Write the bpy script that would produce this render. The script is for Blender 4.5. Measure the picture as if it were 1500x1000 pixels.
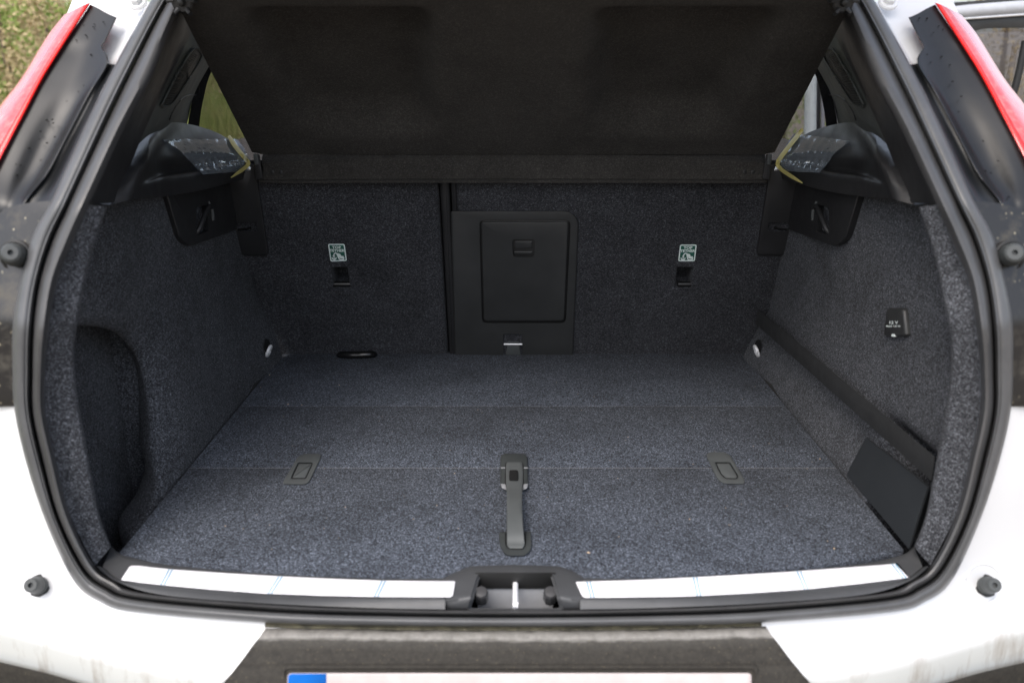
import bpy, bmesh, math, random
import numpy as np
from mathutils import Vector, Matrix
R = math.radians
random.seed(7); rng = np.random.default_rng(7)
for o in list(bpy.data.objects): bpy.data.objects.remove(o)
SC = bpy.context.scene; C = SC.collection

# ------------------------------------------------------------------ camera, world, sun, exposure
FZ = 0.70                                  # height of the boot floor above the ground; everything below is written with the boot floor at z = 0
FPX, CX, CY = 1250.0, 751.0, 500.0         # focal length and centre in pixels of the 1500 x 1000 photograph
TH = R(17.37); cT, sT = math.cos(TH), math.sin(TH)
CAMY, CAMZ = -0.987, 0.596
cd = bpy.data.cameras.new('camera'); cam = bpy.data.objects.new('camera', cd); C.objects.link(cam)
cam.location = (0, CAMY, CAMZ + FZ); cam.rotation_euler = (R(90) - TH, 0, 0)
cd.sensor_width = 36; cd.lens = 36 * FPX / 1500; cd.shift_x = -1.0 / 1500
cd.clip_start = 0.02; cd.clip_end = 600
cd.dof.use_dof = True; cd.dof.focus_distance = 1.62; cd.dof.aperture_fstop = 4.0
SC.camera = cam
W = bpy.data.worlds.new('World'); SC.world = W; W.use_nodes = True
nt = W.node_tree; sky = nt.nodes.new('ShaderNodeTexSky'); sky.sky_type = 'NISHITA'; sky.sun_disc = False
SUN_EL, SUN_AZ = R(56), R(212)             # azimuth clockwise from +Y (ahead of the car)
sky.sun_elevation = SUN_EL; sky.sun_rotation = SUN_AZ; sky.air_density = 1.0; sky.dust_density = 4.0; sky.ozone_density = 1.0
hs_ = nt.nodes.new('ShaderNodeHueSaturation'); hs_.inputs['Saturation'].default_value = .6; nt.links.new(sky.outputs[0], hs_.inputs['Color']); nt.links.new(hs_.outputs[0], nt.nodes['Background'].inputs[0])   # overcast: a greyer sky; nt.nodes['Background'].inputs[1].default_value = 0.075
sl = bpy.data.lights.new('sun', 'SUN'); sl.energy = 0.8; sl.angle = R(40); sl.color = (1, .96, .9)
so = bpy.data.objects.new('sun', sl); C.objects.link(so)
sd = Vector((math.sin(SUN_AZ) * math.cos(SUN_EL), math.cos(SUN_AZ) * math.cos(SUN_EL), math.sin(SUN_EL)))
so.rotation_euler = sd.to_track_quat('Z', 'Y').to_euler(); so.location = (0, -3, 6)
SC.view_settings.view_transform = 'Standard'; SC.view_settings.look = 'None'
SC.view_settings.exposure = -1.4; SC.view_settings.gamma = 1.0

# ------------------------------------------------------------------ geometry helpers
def sst(a, b, x):
    t = np.clip((np.asarray(x, float) - a) / (b - a), 0, 1); return t * t * (3 - 2 * t)
def ray(px, py):
    u, v = (px - CX) / FPX, (py - CY) / FPX
    return np.array((u, cT - v * sT, -sT - v * cT))
O0 = np.array((0, CAMY, CAMZ))
def PY(px, py, Y): d = ray(px, py); return O0 + d * ((Y - CAMY) / d[1])
def PZ(px, py, z): d = ray(px, py); return O0 + d * ((z - CAMZ) / d[2])
def PXp(px, py, x): d = ray(px, py); return O0 + d * (x / d[0])
def proj(P):
    P = np.asarray(P, float) - O0
    zc = P[..., 1] * cT - P[..., 2] * sT; yc = -P[..., 1] * sT - P[..., 2] * cT
    return np.stack((CX + FPX * P[..., 0] / zc, CY + FPX * yc / zc), -1)
TS = np.arange(0.5, 4.0, 0.006)
def hit(px, py, fn):                        # first point of the sight line where fn(x, y, z) turns positive
    d = ray(px, py); P = O0[None] + TS[:, None] * d[None]
    f = fn(P[:, 0], P[:, 1], P[:, 2]); i = int(np.argmax(f > 0))
    if i == 0: i = 1
    a, b = TS[i - 1], TS[i]
    for _ in range(18):
        m = .5 * (a + b); p = O0 + m * d
        if fn(p[0], p[1], p[2]) > 0: b = m
        else: a = m
    return O0 + b * d
SEAT0, LEAN = 0.825, 0.36
def SP(px, py, off=0.0):                    # on the plane of the seat backs
    d = ray(px, py); k = math.sqrt(1 + LEAN * LEAN)
    t = (SEAT0 - off * k - CAMY - LEAN * CAMZ) / (d[1] + LEAN * d[2]); return O0 + d * t
def SW(x, z, off=0.0):                      # the same plane from x and height
    k = math.sqrt(1 + LEAN * LEAN); return np.array((x, SEAT0 - LEAN * z - off / k, z - off * LEAN / k))
GZ = np.array([-.6, -.3, -.085, -.063, -.034, 0, .1, .32, .45, .57, .69, .95, 1.1])
GY = np.array([-.178, -.176, -.172, -.169, -.118, -.113, -.108, -.085, -.02, .11, .25, .53, .85])
def G(x, z):                                # the car's rear surface: Y over x and z
    z = np.asarray(z, float); g = 0
    for k in (-.004, 0, .004): g = g + np.interp(z + k, GZ, GY) / 3
    ax = np.abs(x); c1 = .05 * (np.clip(ax - .25, 0, .25) / .26) ** 2 + np.clip(ax - .5, 0, 9) * .37
    return g + c1 * np.interp(z, [-.1, .0, .4, .7], [1, 1, .8, .4])
def PG(px, py, off=0.0): return hit(px, py, lambda x, y, z: y - G(x, z) - off)
def crs(pts, n, closed=False):              # Catmull-Rom through points, n steps per span
    P = np.asarray(pts, float); N = len(P); out = []
    for i in range(N if closed else N - 1):
        if closed: p0, p1, p2, p3 = P[i - 1], P[i], P[(i + 1) % N], P[(i + 2) % N]
        else:
            p1, p2 = P[i], P[i + 1]; p0 = P[i - 1] if i else 2 * p1 - p2; p3 = P[i + 2] if i + 2 < N else 2 * p2 - p1
        for k in range(n):
            t = k / n
            out.append(.5 * (2 * p1 + (p2 - p0) * t + (2 * p0 - 5 * p1 + 4 * p2 - p3) * t * t + (3 * p1 - p0 - 3 * p2 + p3) * t ** 3))
    if not closed: out.append(P[-1])
    return np.array(out)
def poly(pts, n):                           # points evenly along a polyline
    P = np.asarray(pts, float); L = np.r_[0, np.cumsum(np.linalg.norm(np.diff(P, axis=0), axis=1))]
    s = np.linspace(0, L[-1], n); return np.stack([np.interp(s, L, P[:, k]) for k in range(P.shape[1])], 1)
def refine(rows, nu, nv):
    A = np.array([crs(r, nu) for r in rows]); B = [crs(A[:, j], nv) for j in range(A.shape[1])]
    return np.array(B).transpose(1, 0, 2)
def grid_faces(n, m, off=0, cu=False):
    f = []
    for i in range(n - 1):
        for j in range(m if cu else m - 1):
            k = (j + 1) % m; f.append((off + i * m + j, off + i * m + k, off + (i + 1) * m + k, off + (i + 1) * m + j))
    return f
CARLOC = np.array((0, 1.1, 0.0))
def empty(name, loc, label=None, cat=None, group=None, parent=None):
    o = bpy.data.objects.new(name, None); C.objects.link(o); o.location = loc; o.empty_display_size = .05
    if label: o['label'] = label
    if cat: o['category'] = cat
    if group: o['group'] = group
    if parent: put(o, parent)
    return o
WL = {}
def put(o, parent):
    o.parent = parent; base = Vector(parent.location)
    p = parent
    while p.parent: p = p.parent; base = Vector(p.location)
    # parts sit at the thing's origin offset so that their meshes can be written in place
    if parent.parent is None: o.matrix_parent_inverse = Matrix.Translation(-Vector(parent.location))
def mk(name, verts, faces, mat, parent=None, smooth=True, ang=38, fix=True):
    me = bpy.data.meshes.new(name)
    V = np.array(verts, float).reshape(-1, 3).copy(); V[:, 2] += FZ
    me.from_pydata(V.tolist(), [], [tuple(map(int, f)) for f in faces])
    if fix:
        bm = bmesh.new(); bm.from_mesh(me); bmesh.ops.recalc_face_normals(bm, faces=bm.faces); bm.to_mesh(me); bm.free()
    if smooth:
        me.polygons.foreach_set('use_smooth', [True] * len(me.polygons)); me.set_sharp_from_angle(angle=R(ang))
    if mat: me.materials.append(mat)
    o = bpy.data.objects.new(name, me); C.objects.link(o)
    if parent: put(o, parent)
    return o
def tag(o, label=None, cat=None, group=None, kind=None):
    if label: o['label'] = label
    if cat: o['category'] = cat
    if group: o['group'] = group
    if kind: o['kind'] = kind
    return o
def gridobj(name, rows, mat, parent=None, ang=60, closed=False):
    A = np.asarray(rows); n, m = A.shape[:2]
    return mk(name, A.reshape(-1, 3), grid_faces(n, m, 0, closed), mat, parent, ang=ang)
def shell(name, rows, thick, mat, parent=None, ang=45):        # a sheet with real thickness; thick is a vector
    A = np.asarray(rows, float); n, m = A.shape[:2]; B = A + np.asarray(thick, float)
    V = np.vstack((A.reshape(-1, 3), B.reshape(-1, 3))); f = grid_faces(n, m); f += [tuple(reversed(q)) for q in grid_faces(n, m, n * m)]
    loop = [j for j in range(m)] + [i * m + m - 1 for i in range(1, n)] + [(n - 1) * m + j for j in range(m - 2, -1, -1)] + [i * m for i in range(n - 2, 0, -1)]
    for a, b in zip(loop, loop[1:] + loop[:1]): f.append((a, a + n * m, b + n * m, b))
    return mk(name, V, f, mat, parent, ang=ang)
def rpoly(pts, r, n=4):                     # polygon with rounded corners; r a number or a list
    P = np.asarray(pts, float); N = len(P); rr = r if hasattr(r, '__len__') else [r] * N; out = []
    for i in range(N):
        a, b, c = P[i - 1], P[i], P[(i + 1) % N]; q = rr[i]
        if q <= 0: out.append(b); continue
        u, v = a - b, c - b; lu, lv = np.linalg.norm(u), np.linalg.norm(v); d = min(q, lu * .49, lv * .49)
        s, e = b + u / lu * d, b + v / lv * d
        for k in range(n + 1):
            t = k / n; out.append((1 - t) ** 2 * s + 2 * t * (1 - t) * b + t * t * e)
    return np.array(out)
def rrect(x0, y0, x1, y1, r, n=4): return rpoly([(x0, y0), (x1, y0), (x1, y1), (x0, y1)], r, n)
def inset(P, d):
    P = np.asarray(P, float); a = np.roll(P, 1, 0); c = np.roll(P, -1, 0)
    t1 = P - a; t2 = c - P; t1 /= np.linalg.norm(t1, axis=1)[:, None] + 1e-9; t2 /= np.linalg.norm(t2, axis=1)[:, None] + 1e-9
    n1 = np.stack((-t1[:, 1], t1[:, 0]), 1); n2 = np.stack((-t2[:, 1], t2[:, 0]), 1); n = n1 + n2; n /= (np.linalg.norm(n, axis=1)[:, None] + 1e-9)
    k = np.clip((n * n1).sum(1), .5, 1); area = .5 * np.sum(P[:, 0] * c[:, 1] - c[:, 0] * P[:, 1])
    return P + n * (d / k)[:, None] * (1 if area > 0 else -1)
def plate(name, P, mp, t, bev, mat, parent=None, back=0.0, nb=2, hb=None, ang=50):
    # outline P (2-D) laid through mp(u, v, h): a slab of thickness t with a rounded front edge
    P = np.asarray(P, float); n = len(P); loops = [[mp(u, v, back) for u, v in P]]; hb = hb if hb is not None else min(t * .6, .003)
    for k in range(nb + 1):
        a = k / nb * math.pi / 2; Q = inset(P, bev * (1 - math.cos(a))); h = t - hb + hb * math.sin(a)
        loops.append([mp(u, v, h) for u, v in Q])
    V = np.array(loops).reshape(-1, 3); f = grid_faces(len(loops), n, 0, True)
    f.append(tuple(range(n - 1, -1, -1))); f.append(tuple((len(loops) - 1) * n + i for i in range(n)))
    return mk(name, V, f, mat, parent, ang=ang)
def ringplate(name, P, Q, mp, t, depth, bev, mat, parent=None, ang=50):   # slab with a hole (Q has as many points as P, matched)
    n = len(P); L = []
    for pts, h in ((P, 0), (P, t - min(t * .5, .002)), (inset(P, bev), t), (inset(Q, -bev), t), (Q, t - min(t * .5, .002)), (Q, -depth)):
        L.append([mp(u, v, h) for u, v in pts])
    return mk(name, np.array(L).reshape(-1, 3), grid_faces(6, n, 0, True), mat, parent, ang=ang)
def match(P, c, n=72):                      # resample an outline by angle round c
    P = np.asarray(P, float); P = np.vstack((P, P[:1])); P = poly(P, 1200)[:-1]; a = np.arctan2(P[:, 1] - c[1], P[:, 0] - c[0]); out = []
    for k in range(n):
        w = -math.pi + 2 * math.pi * k / n; d = np.abs((a - w + math.pi) % (2 * math.pi) - math.pi); out.append(P[int(np.argmin(d))])
    return np.array(out)
def tube(name, path, r, mat, parent=None, n=10, closed=False, flat=1.0):
    P = np.asarray(path, float); N = len(P); rr = r if hasattr(r, '__len__') else [r] * N; L = []
    for i in range(N):
        if closed: t = P[(i + 1) % N] - P[i - 1]
        else: t = P[min(i + 1, N - 1)] - P[max(i - 1, 0)]
        t = Vector(t).normalized(); up = Vector((0, 0, 1)) if abs(t.z) < .9 else Vector((0, 1, 0)); a = t.cross(up).normalized(); b = t.cross(a)
        for k in range(n):
            w = 2 * math.pi * k / n; L.append(P[i] + np.array(a) * rr[i] * math.cos(w) + np.array(b) * rr[i] * flat * math.sin(w))
    f = grid_faces(N, n, 0, True)
    if closed: f += [((N - 1) * n + j, (N - 1) * n + (j + 1) % n, (j + 1) % n, j) for j in range(n)]
    else: f += [tuple(range(n - 1, -1, -1)), tuple((N - 1) * n + j for j in range(n))]
    return mk(name, L, f, mat, parent, ang=50)
def lathe(name, prof, org, axis, mat, parent=None, n=20, ang=35, oct_=None):
    ax = Vector(axis).normalized(); up = Vector((0, 0, 1)) if abs(ax.z) < .9 else Vector((0, 1, 0)); a = ax.cross(up).normalized(); b = ax.cross(a); L = []
    for r, h in prof:
        for k in range(n):
            w = 2 * math.pi * k / n; L.append(np.array(Vector(org) + ax * h + a * r * math.cos(w) + b * r * math.sin(w)))
    f = grid_faces(len(prof), n, 0, True) + [tuple(range(n - 1, -1, -1)), tuple((len(prof) - 1) * n + j for j in range(n))]
    return mk(name, L, f, mat, parent, ang=ang)
def box(name, lo, hi, mat, parent=None, bev=.003):
    bm = bmesh.new(); bmesh.ops.create_cube(bm, size=1); lo, hi = np.array(lo, float), np.array(hi, float)
    for v in bm.verts: v.co = Vector((lo + hi) / 2 + np.array(v.co) * (hi - lo))
    if bev: bmesh.ops.bevel(bm, geom=list(bm.edges), offset=bev, segments=2, affect='EDGES', profile=.6)
    bm.verts.ensure_lookup_table(); V = [tuple(v.co) for v in bm.verts]; bm.verts.index_update(); f = [tuple(v.index for v in p.verts) for p in bm.faces]; bm.free()
    return mk(name, V, f, mat, parent, ang=40)
def cut(o, P, mp, h0, h1):                  # a real pocket: boolean difference with the outline P from h0 to h1
    P = np.asarray(P, float); n = len(P); L = [mp(u, v, h) for h in (h0, h1) for u, v in P]
    f = grid_faces(2, n, 0, True) + [tuple(range(n - 1, -1, -1)), tuple(n + i for i in range(n))]
    c_ = mk('cutter', L, f, None, None, smooth=False); c_.matrix_world = Matrix.Identity(4)
    m = o.modifiers.new('b', 'BOOLEAN'); m.operation = 'DIFFERENCE'; m.solver = 'EXACT'; m.object = c_
    mw = o.parent; inv = o.matrix_parent_inverse.copy(); o.parent = None; o.matrix_world = Matrix.Identity(4)
    bpy.context.view_layer.update(); dg = bpy.context.evaluated_depsgraph_get(); me = bpy.data.meshes.new_from_object(o.evaluated_get(dg))
    o.modifiers.clear(); old = o.data; nm = old.name; o.data = me; bpy.data.meshes.remove(old); me.name = nm
    me.polygons.foreach_set('use_smooth', [len(p_.vertices) <= 4 and p_.area < 2e-4 for p_ in me.polygons]); me.set_sharp_from_angle(angle=R(35))
    o.parent = mw; o.matrix_parent_inverse = inv
    cm = c_.data; bpy.data.objects.remove(c_); bpy.data.meshes.remove(cm)
class Patch:                                # look up a built sheet under a picture point
    def __init__(s, rows): s.V = np.asarray(rows).reshape(-1, 3); s.p = proj(s.V)
    def at(s, px, py):
        d = np.hypot(s.p[:, 0] - px, s.p[:, 1] - py); i = np.argpartition(d, 6)[:6]; w = 1 / (d[i] + .3) ** 2
        Y = (s.V[i, 1] * w).sum() / w.sum(); return PY(px, py, Y)
def mirror(px, side): return px if side < 0 else 2 * CX - px
def text2d(s, h, cx, cy, font_x=1.0, shear=0.0, bold=0.0):     # flat lettering as triangles in picture-plane units (y down), centred on cx, cy
    cu = bpy.data.curves.new('t', 'FONT'); cu.body = s; cu.size = 1; cu.align_x = 'CENTER'; cu.align_y = 'CENTER'; cu.resolution_u = 2; cu.offset = bold
    o = bpy.data.objects.new('t', cu); C.objects.link(o); bpy.context.view_layer.update(); dg = bpy.context.evaluated_depsgraph_get()
    me = bpy.data.meshes.new_from_object(o.evaluated_get(dg)); V = np.array([v.co[:2] for v in me.vertices]); f = [tuple(p.vertices) for p in me.polygons]
    bpy.data.objects.remove(o); bpy.data.curves.remove(cu); bpy.data.meshes.remove(me)
    hh = V[:, 1].max() - V[:, 1].min(); k = h / hh; mid = (V[:, 1].max() + V[:, 1].min()) / 2
    y = -(V[:, 1] - mid) * k; return np.stack((cx + V[:, 0] * k * font_x + shear * y, cy + y), 1), f

# ------------------------------------------------------------------ materials
def mat(name): m = bpy.data.materials.new(name); m.use_nodes = True; return m, m.node_tree, m.node_tree.nodes['Principled BSDF']
def nn(t, typ, **k):
    n = t.nodes.new(typ)
    for a, b in k.items(): setattr(n, a, b)
    return n
def noise(t, scale, detail=2, rough=.5, co=None):
    n = nn(t, 'ShaderNodeTexNoise'); n.inputs['Scale'].default_value = scale; n.inputs['Detail'].default_value = detail; n.inputs['Roughness'].default_value = rough
    if co is None: co = nn(t, 'ShaderNodeTexCoord').outputs['Object']
    t.links.new(co, n.inputs['Vector']); return n.outputs['Fac']
def ramp(t, fac, stops):
    r = nn(t, 'ShaderNodeValToRGB'); e = r.color_ramp.elements
    while len(e) < len(stops): e.new(.5)
    for i, (p, c) in enumerate(stops): e[i].position = p; e[i].color = (*c, 1) if len(c) == 3 else c
    t.links.new(fac, r.inputs[0]); return r.outputs[0]
def g3(v): return (v, v, v)
def mixc(t, fac, a, b, mode='MIX'):
    m = nn(t, 'ShaderNodeMix', data_type='RGBA', blend_type=mode)
    for i, v in ((0, fac), (6, a), (7, b)):
        if hasattr(v, 'node'): t.links.new(v, m.inputs[i])
        else: m.inputs[i].default_value = v if i == 0 else ((*v, 1) if len(v) == 3 else v)
    return m.outputs[2]
def math_(t, op, a, b=None):
    m = nn(t, 'ShaderNodeMath', operation=op)
    for i, v in ((0, a), (1, b)):
        if v is None: continue
        if hasattr(v, 'node'): t.links.new(v, m.inputs[i])
        else: m.inputs[i].default_value = v
    return m.outputs[0]
def bump(t, b, h, strength, dist):
    n = nn(t, 'ShaderNodeBump'); n.inputs['Strength'].default_value = strength; n.inputs['Distance'].default_value = dist
    t.links.new(h, n.inputs['Height']); t.links.new(n.outputs[0], b.inputs['Normal'])
def carpet(name, k=1.0, tint=(.88, .97, 1.18), sc=1.0, con=1.0):
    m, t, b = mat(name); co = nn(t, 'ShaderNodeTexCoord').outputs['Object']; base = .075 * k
    w = nn(t, 'ShaderNodeMix', data_type='RGBA', blend_type='LINEAR_LIGHT'); w.inputs[0].default_value = .0022
    nz = nn(t, 'ShaderNodeTexNoise'); nz.inputs['Scale'].default_value = 260; t.links.new(co, nz.inputs['Vector']); t.links.new(co, w.inputs[6]); t.links.new(nz.outputs['Color'], w.inputs[7])
    vs = []
    for q in (380 * sc, 760 * sc):
        v = nn(t, 'ShaderNodeTexVoronoi'); v.inputs['Scale'].default_value = q; t.links.new(w.outputs[2], v.inputs['Vector']); sp = nn(t, 'ShaderNodeSeparateColor'); t.links.new(v.outputs['Color'], sp.inputs[0]); vs.append((v, sp.outputs[0]))
    s = math_(t, 'ADD', math_(t, 'MULTIPLY', vs[0][1], .6), math_(t, 'MULTIPLY', vs[1][1], .4))
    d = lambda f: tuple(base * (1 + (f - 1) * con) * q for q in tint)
    col = ramp(t, s, [(.08, d(.16)), (.45, d(.68)), (.72, d(1.35)), (.93, d(3.4))])
    big = ramp(t, noise(t, 7, 6, .72, co), [(.3, g3(.68)), (.5, g3(1.0)), (.7, g3(1.2))]); col = mixc(t, 1.0, col, big, 'MULTIPLY')
    t.links.new(col, b.inputs['Base Color']); b.inputs['Roughness'].default_value = .95; b.inputs['Specular IOR Level'].default_value = .06
    b.inputs['Sheen Weight'].default_value = .05; b.inputs['Sheen Roughness'].default_value = .6
    bump(t, b, s, .6, .0018); return m
def plastic(name, col, rough=.5, bs=700, bstr=.25, dust=0.0, spec=.5):
    m, t, b = mat(name); n = noise(t, bs, 2, .6); c = ramp(t, noise(t, 14, 4, .6), [(.3, tuple(q * .85 for q in col)), (.7, tuple(q * 1.15 for q in col))])
    if dust:
        f = ramp(t, noise(t, 60, 6, .75), [(.52, g3(0)), (.75, g3(dust))]); c = mixc(t, f, c, (.22, .2, .17))
    t.links.new(c, b.inputs['Base Color']); r = ramp(t, noise(t, 25, 3, .6), [(.3, g3(rough * .88)), (.7, g3(min(1, rough * 1.12)))]); t.links.new(r, b.inputs['Roughness'])
    b.inputs['Specular IOR Level'].default_value = spec; bump(t, b, n, bstr, .0006); return m
M = {}
M['carpet_floor'] = carpet('floor_carpet', 1.08, sc=1.75, con=1.15, tint=(.85, .97, 1.2))
M['carpet_side'] = carpet('side_carpet', .95, sc=1.75, tint=(.93, .98, 1.1))
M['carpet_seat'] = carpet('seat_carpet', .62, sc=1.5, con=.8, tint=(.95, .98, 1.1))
M['shelf'] = carpet('shelf_felt', .58, (1.06, 1.0, .92), 1.5, .35)
M['trim'] = plastic('black_grained_trim', (.02, .02, .021), .48, 900, .3)
M['trim2'] = plastic('grey_green_pillar_trim', (.07, .077, .072), .62, 900, .25)
M['mount'] = plastic('handle_mount_plastic', (.045, .05, .05), .5, 400, .15)
M['hatch'] = plastic('hatch_plastic', (.034, .035, .035), .45, 900, .25)
M['sill'] = plastic('sill_trim_plastic', (.065, .067, .07), .45, 900, .3)
M['rubber'] = plastic('seal_rubber', (.085, .087, .09), .36, 300, .12, .12)
M['rubber2'] = plastic('bulb_rubber', (.06, .06, .061), .38, 300, .08, .06)
M['grip'] = plastic('worn_grey_plastic', (.085, .092, .092), .55, 400, .15)
M['black'] = plastic('dark_plastic', (.012, .012, .012), .55, 500, .1)
M['gloss'] = plastic('gloss_black', (.01, .01, .01), .18, 100, .02)
M['strap'] = plastic('elastic_webbing', (.016, .017, .018), .85, 1400, .6)
M['underside'] = plastic('underbody_black', (.02, .02, .02), .9, 100, .2)
def simple(name, col, rough=.5, metal=0.0, coat=0.0):
    m, t, b = mat(name); n = noise(t, 40, 3, .6); c = ramp(t, n, [(.3, tuple(q * .93 for q in col)), (.7, tuple(min(1, q * 1.05) for q in col))]); t.links.new(c, b.inputs['Base Color'])
    b.inputs['Roughness'].default_value = rough; b.inputs['Metallic'].default_value = metal; b.inputs['Coat Weight'].default_value = coat; b.inputs['Coat Roughness'].default_value = .05; return m
M['steel'] = simple('bright_steel', (.8, .8, .8), .32, .6); M['zinc'] = simple('grey_metal', (.42, .43, .45), .5, .2)
M['striker'] = simple('striker_steel', (.85, .85, .86), .35, .1); M['buffer'] = simple('buffer_rubber', (.05, .05, .052), .25)
M['darksteel'] = simple('dark_steel', (.06, .06, .06), .25, .8)
M['white_print'] = simple('white_print', (.82, .9, .87), .5); M['green'] = simple('sticker_green_black', (.01, .10, .07), .4)
M['film'] = simple('white_film', (.88, .87, .9), .35); M['print_blue'] = simple('pale_blue_print', (.12, .32, .48), .6)
M['tape'] = simple('yellow_tape', (.68, .60, .22), .45); M['crumb'] = simple('crumb', (.5, .38, .26), .8)
M['plate_white'] = simple('plate_white', (.60, .53, .52), .35); M['plate_blue'] = simple('plate_blue', (.0, .14, .55), .35)
M['floorplate'] = simple('grey_pocket_plastic', (.022, .025, .028), .55)
def paint():
    m, t, b = mat('white_paint'); co = nn(t, 'ShaderNodeTexCoord').outputs['Object']; sx = nn(t, 'ShaderNodeSeparateXYZ'); t.links.new(co, sx.inputs[0])
    low = ramp(t, sx.outputs[2], [(0, g3(0)), (1, g3(1))])
    mr = nn(t, 'ShaderNodeMapRange'); t.links.new(sx.outputs[2], mr.inputs[0]); mr.inputs[1].default_value = FZ - .04; mr.inputs[2].default_value = FZ - .10; mr.inputs[3].default_value = 0; mr.inputs[4].default_value = .8
    mp = nn(t, 'ShaderNodeMapping'); mp.inputs['Scale'].default_value = (30, 30, 7); t.links.new(co, mp.inputs[0])
    streak = ramp(t, noise(t, 1.0, 6, .7, mp.outputs[0]), [(.5, g3(0)), (.72, g3(1))])
    f = math_(t, 'MULTIPLY', streak, mr.outputs[0])
    spots = ramp(t, noise(t, 55, 4, .7), [(.66, g3(0)), (.76, g3(.35))]); mr2 = nn(t, 'ShaderNodeMapRange'); t.links.new(sx.outputs[2], mr2.inputs[0]); mr2.inputs[1].default_value = FZ + .0; mr2.inputs[2].default_value = FZ - .05
    f = math_(t, 'MAXIMUM', f, math_(t, 'MULTIPLY', spots, mr2.outputs[0]))
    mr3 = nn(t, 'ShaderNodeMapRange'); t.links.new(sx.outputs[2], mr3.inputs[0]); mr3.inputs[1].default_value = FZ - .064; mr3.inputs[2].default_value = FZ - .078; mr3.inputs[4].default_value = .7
    white = mixc(t, mr3.outputs[0], (.74, .745, .75), (.46, .48, .45))  # face below the crease: dirt tint, with its shade painted into the white
    c = mixc(t, f, white, (.24, .19, .14)); t.links.new(c, b.inputs['Base Color']); b.inputs['Roughness'].default_value = .3; b.inputs['Coat Weight'].default_value = .6; b.inputs['Coat Roughness'].default_value = .08
    return m
M['paint'] = paint()
def dirty(name, base, dust, lo, hi, rough, sc=45, specks=True):
    m, t, b = mat(name); f = ramp(t, noise(t, sc, 7, .72), [(lo, g3(.05)), (hi, g3(1))]); c = mixc(t, f, base, dust)
    if specks:
        v = nn(t, 'ShaderNodeTexVoronoi'); v.inputs['Scale'].default_value = 110; t.links.new(nn(t, 'ShaderNodeTexCoord').outputs['Object'], v.inputs['Vector'])
        sp = ramp(t, v.outputs['Distance'], [(.10, g3(1)), (.2, g3(0))]); sp = math_(t, 'MULTIPLY', sp, ramp(t, noise(t, 12, 3, .6), [(.48, g3(0)), (.6, g3(.8))])); c = mixc(t, sp, c, (.38, .34, .24))
    t.links.new(c, b.inputs['Base Color']); rr = mixc(t, f, g3(rough), g3(.85)); t.links.new(rr, b.inputs['Roughness']); bump(t, b, noise(t, 350, 3, .6), .2, .0008); return m
def bumper_mat():
    m, t, b = mat('dusty_bumper_plastic'); co = nn(t, 'ShaderNodeTexCoord').outputs['Object']; at = nn(t, 'ShaderNodeAttribute', attribute_name='lip')
    f = ramp(t, noise(t, 150, 6, .7, co), [(.3, g3(0)), (.72, g3(1))]); c = mixc(t, f, (.018, .0165, .014), (.042, .038, .031))
    mp = nn(t, 'ShaderNodeMapping'); mp.inputs['Scale'].default_value = (28, 60, 160); t.links.new(co, mp.inputs[0]); n2 = noise(t, 1.0, 6, .75, mp.outputs[0]); y = math_(t, 'ADD', at.outputs['Fac'], math_(t, 'MULTIPLY', math_(t, 'SUBTRACT', n2, .5), 14))
    band = math_(t, 'MULTIPLY', ramp(t, math_(t, 'DIVIDE', y, 60.0), [(.05, g3(0)), (.11, g3(.85)), (.27, g3(1)), (.36, g3(.12)), (.6, g3(0))]), ramp(t, noise(t, 60, 5, .7, co), [(.25, g3(.45)), (.65, g3(1))]))
    has = math_(t, 'GREATER_THAN', at.outputs['Fac'], .01); band = math_(t, 'MULTIPLY', band, has)
    c = mixc(t, band, c, (.27, .26, .24))
    sp = math_(t, 'MULTIPLY', ramp(t, noise(t, 420, 2, .5, co), [(.66, g3(0)), (.74, g3(1))]), .35); c = mixc(t, sp, c, (.25, .2, .12))
    t.links.new(c, b.inputs['Base Color']); b.inputs['Roughness'].default_value = .75; b.inputs['Specular IOR Level'].default_value = .3; bump(t, b, noise(t, 500, 3, .6, co), .3, .0008); return m
M['bumper'] = bumper_mat()
M['panel'] = dirty('dirty_black_panel', (.012, .012, .013), (.10, .09, .07), .5, .85, .25, 30)
M['carrier'] = plastic('lamp_carrier_black', (.010, .011, .012), .32, 300, .04, spec=.45)
M['grime'] = dirty('grimy_flange', (.03, .028, .02), (.16, .145, .09), .35, .65, .8, 60)
def lens():
    m, t, b = mat('red_lens'); c = ramp(t, noise(t, 70, 5, .75), [(.32, (.68, .03, .03)), (.52, (.78, .08, .07)), (.7, (.85, .24, .2))]); t.links.new(c, b.inputs['Base Color']); b.inputs['Roughness'].default_value = .22
    b.inputs['Coat Weight'].default_value = .7; b.inputs['Coat IOR'].default_value = 1.45; b.inputs['Coat Roughness'].default_value = .18; b.inputs['Specular IOR Level'].default_value = .5; return m
M['lens'] = lens()
M['lens_edge'] = simple('red_lens_edge', (.9, .02, .02), .2, 0, .6)
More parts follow.
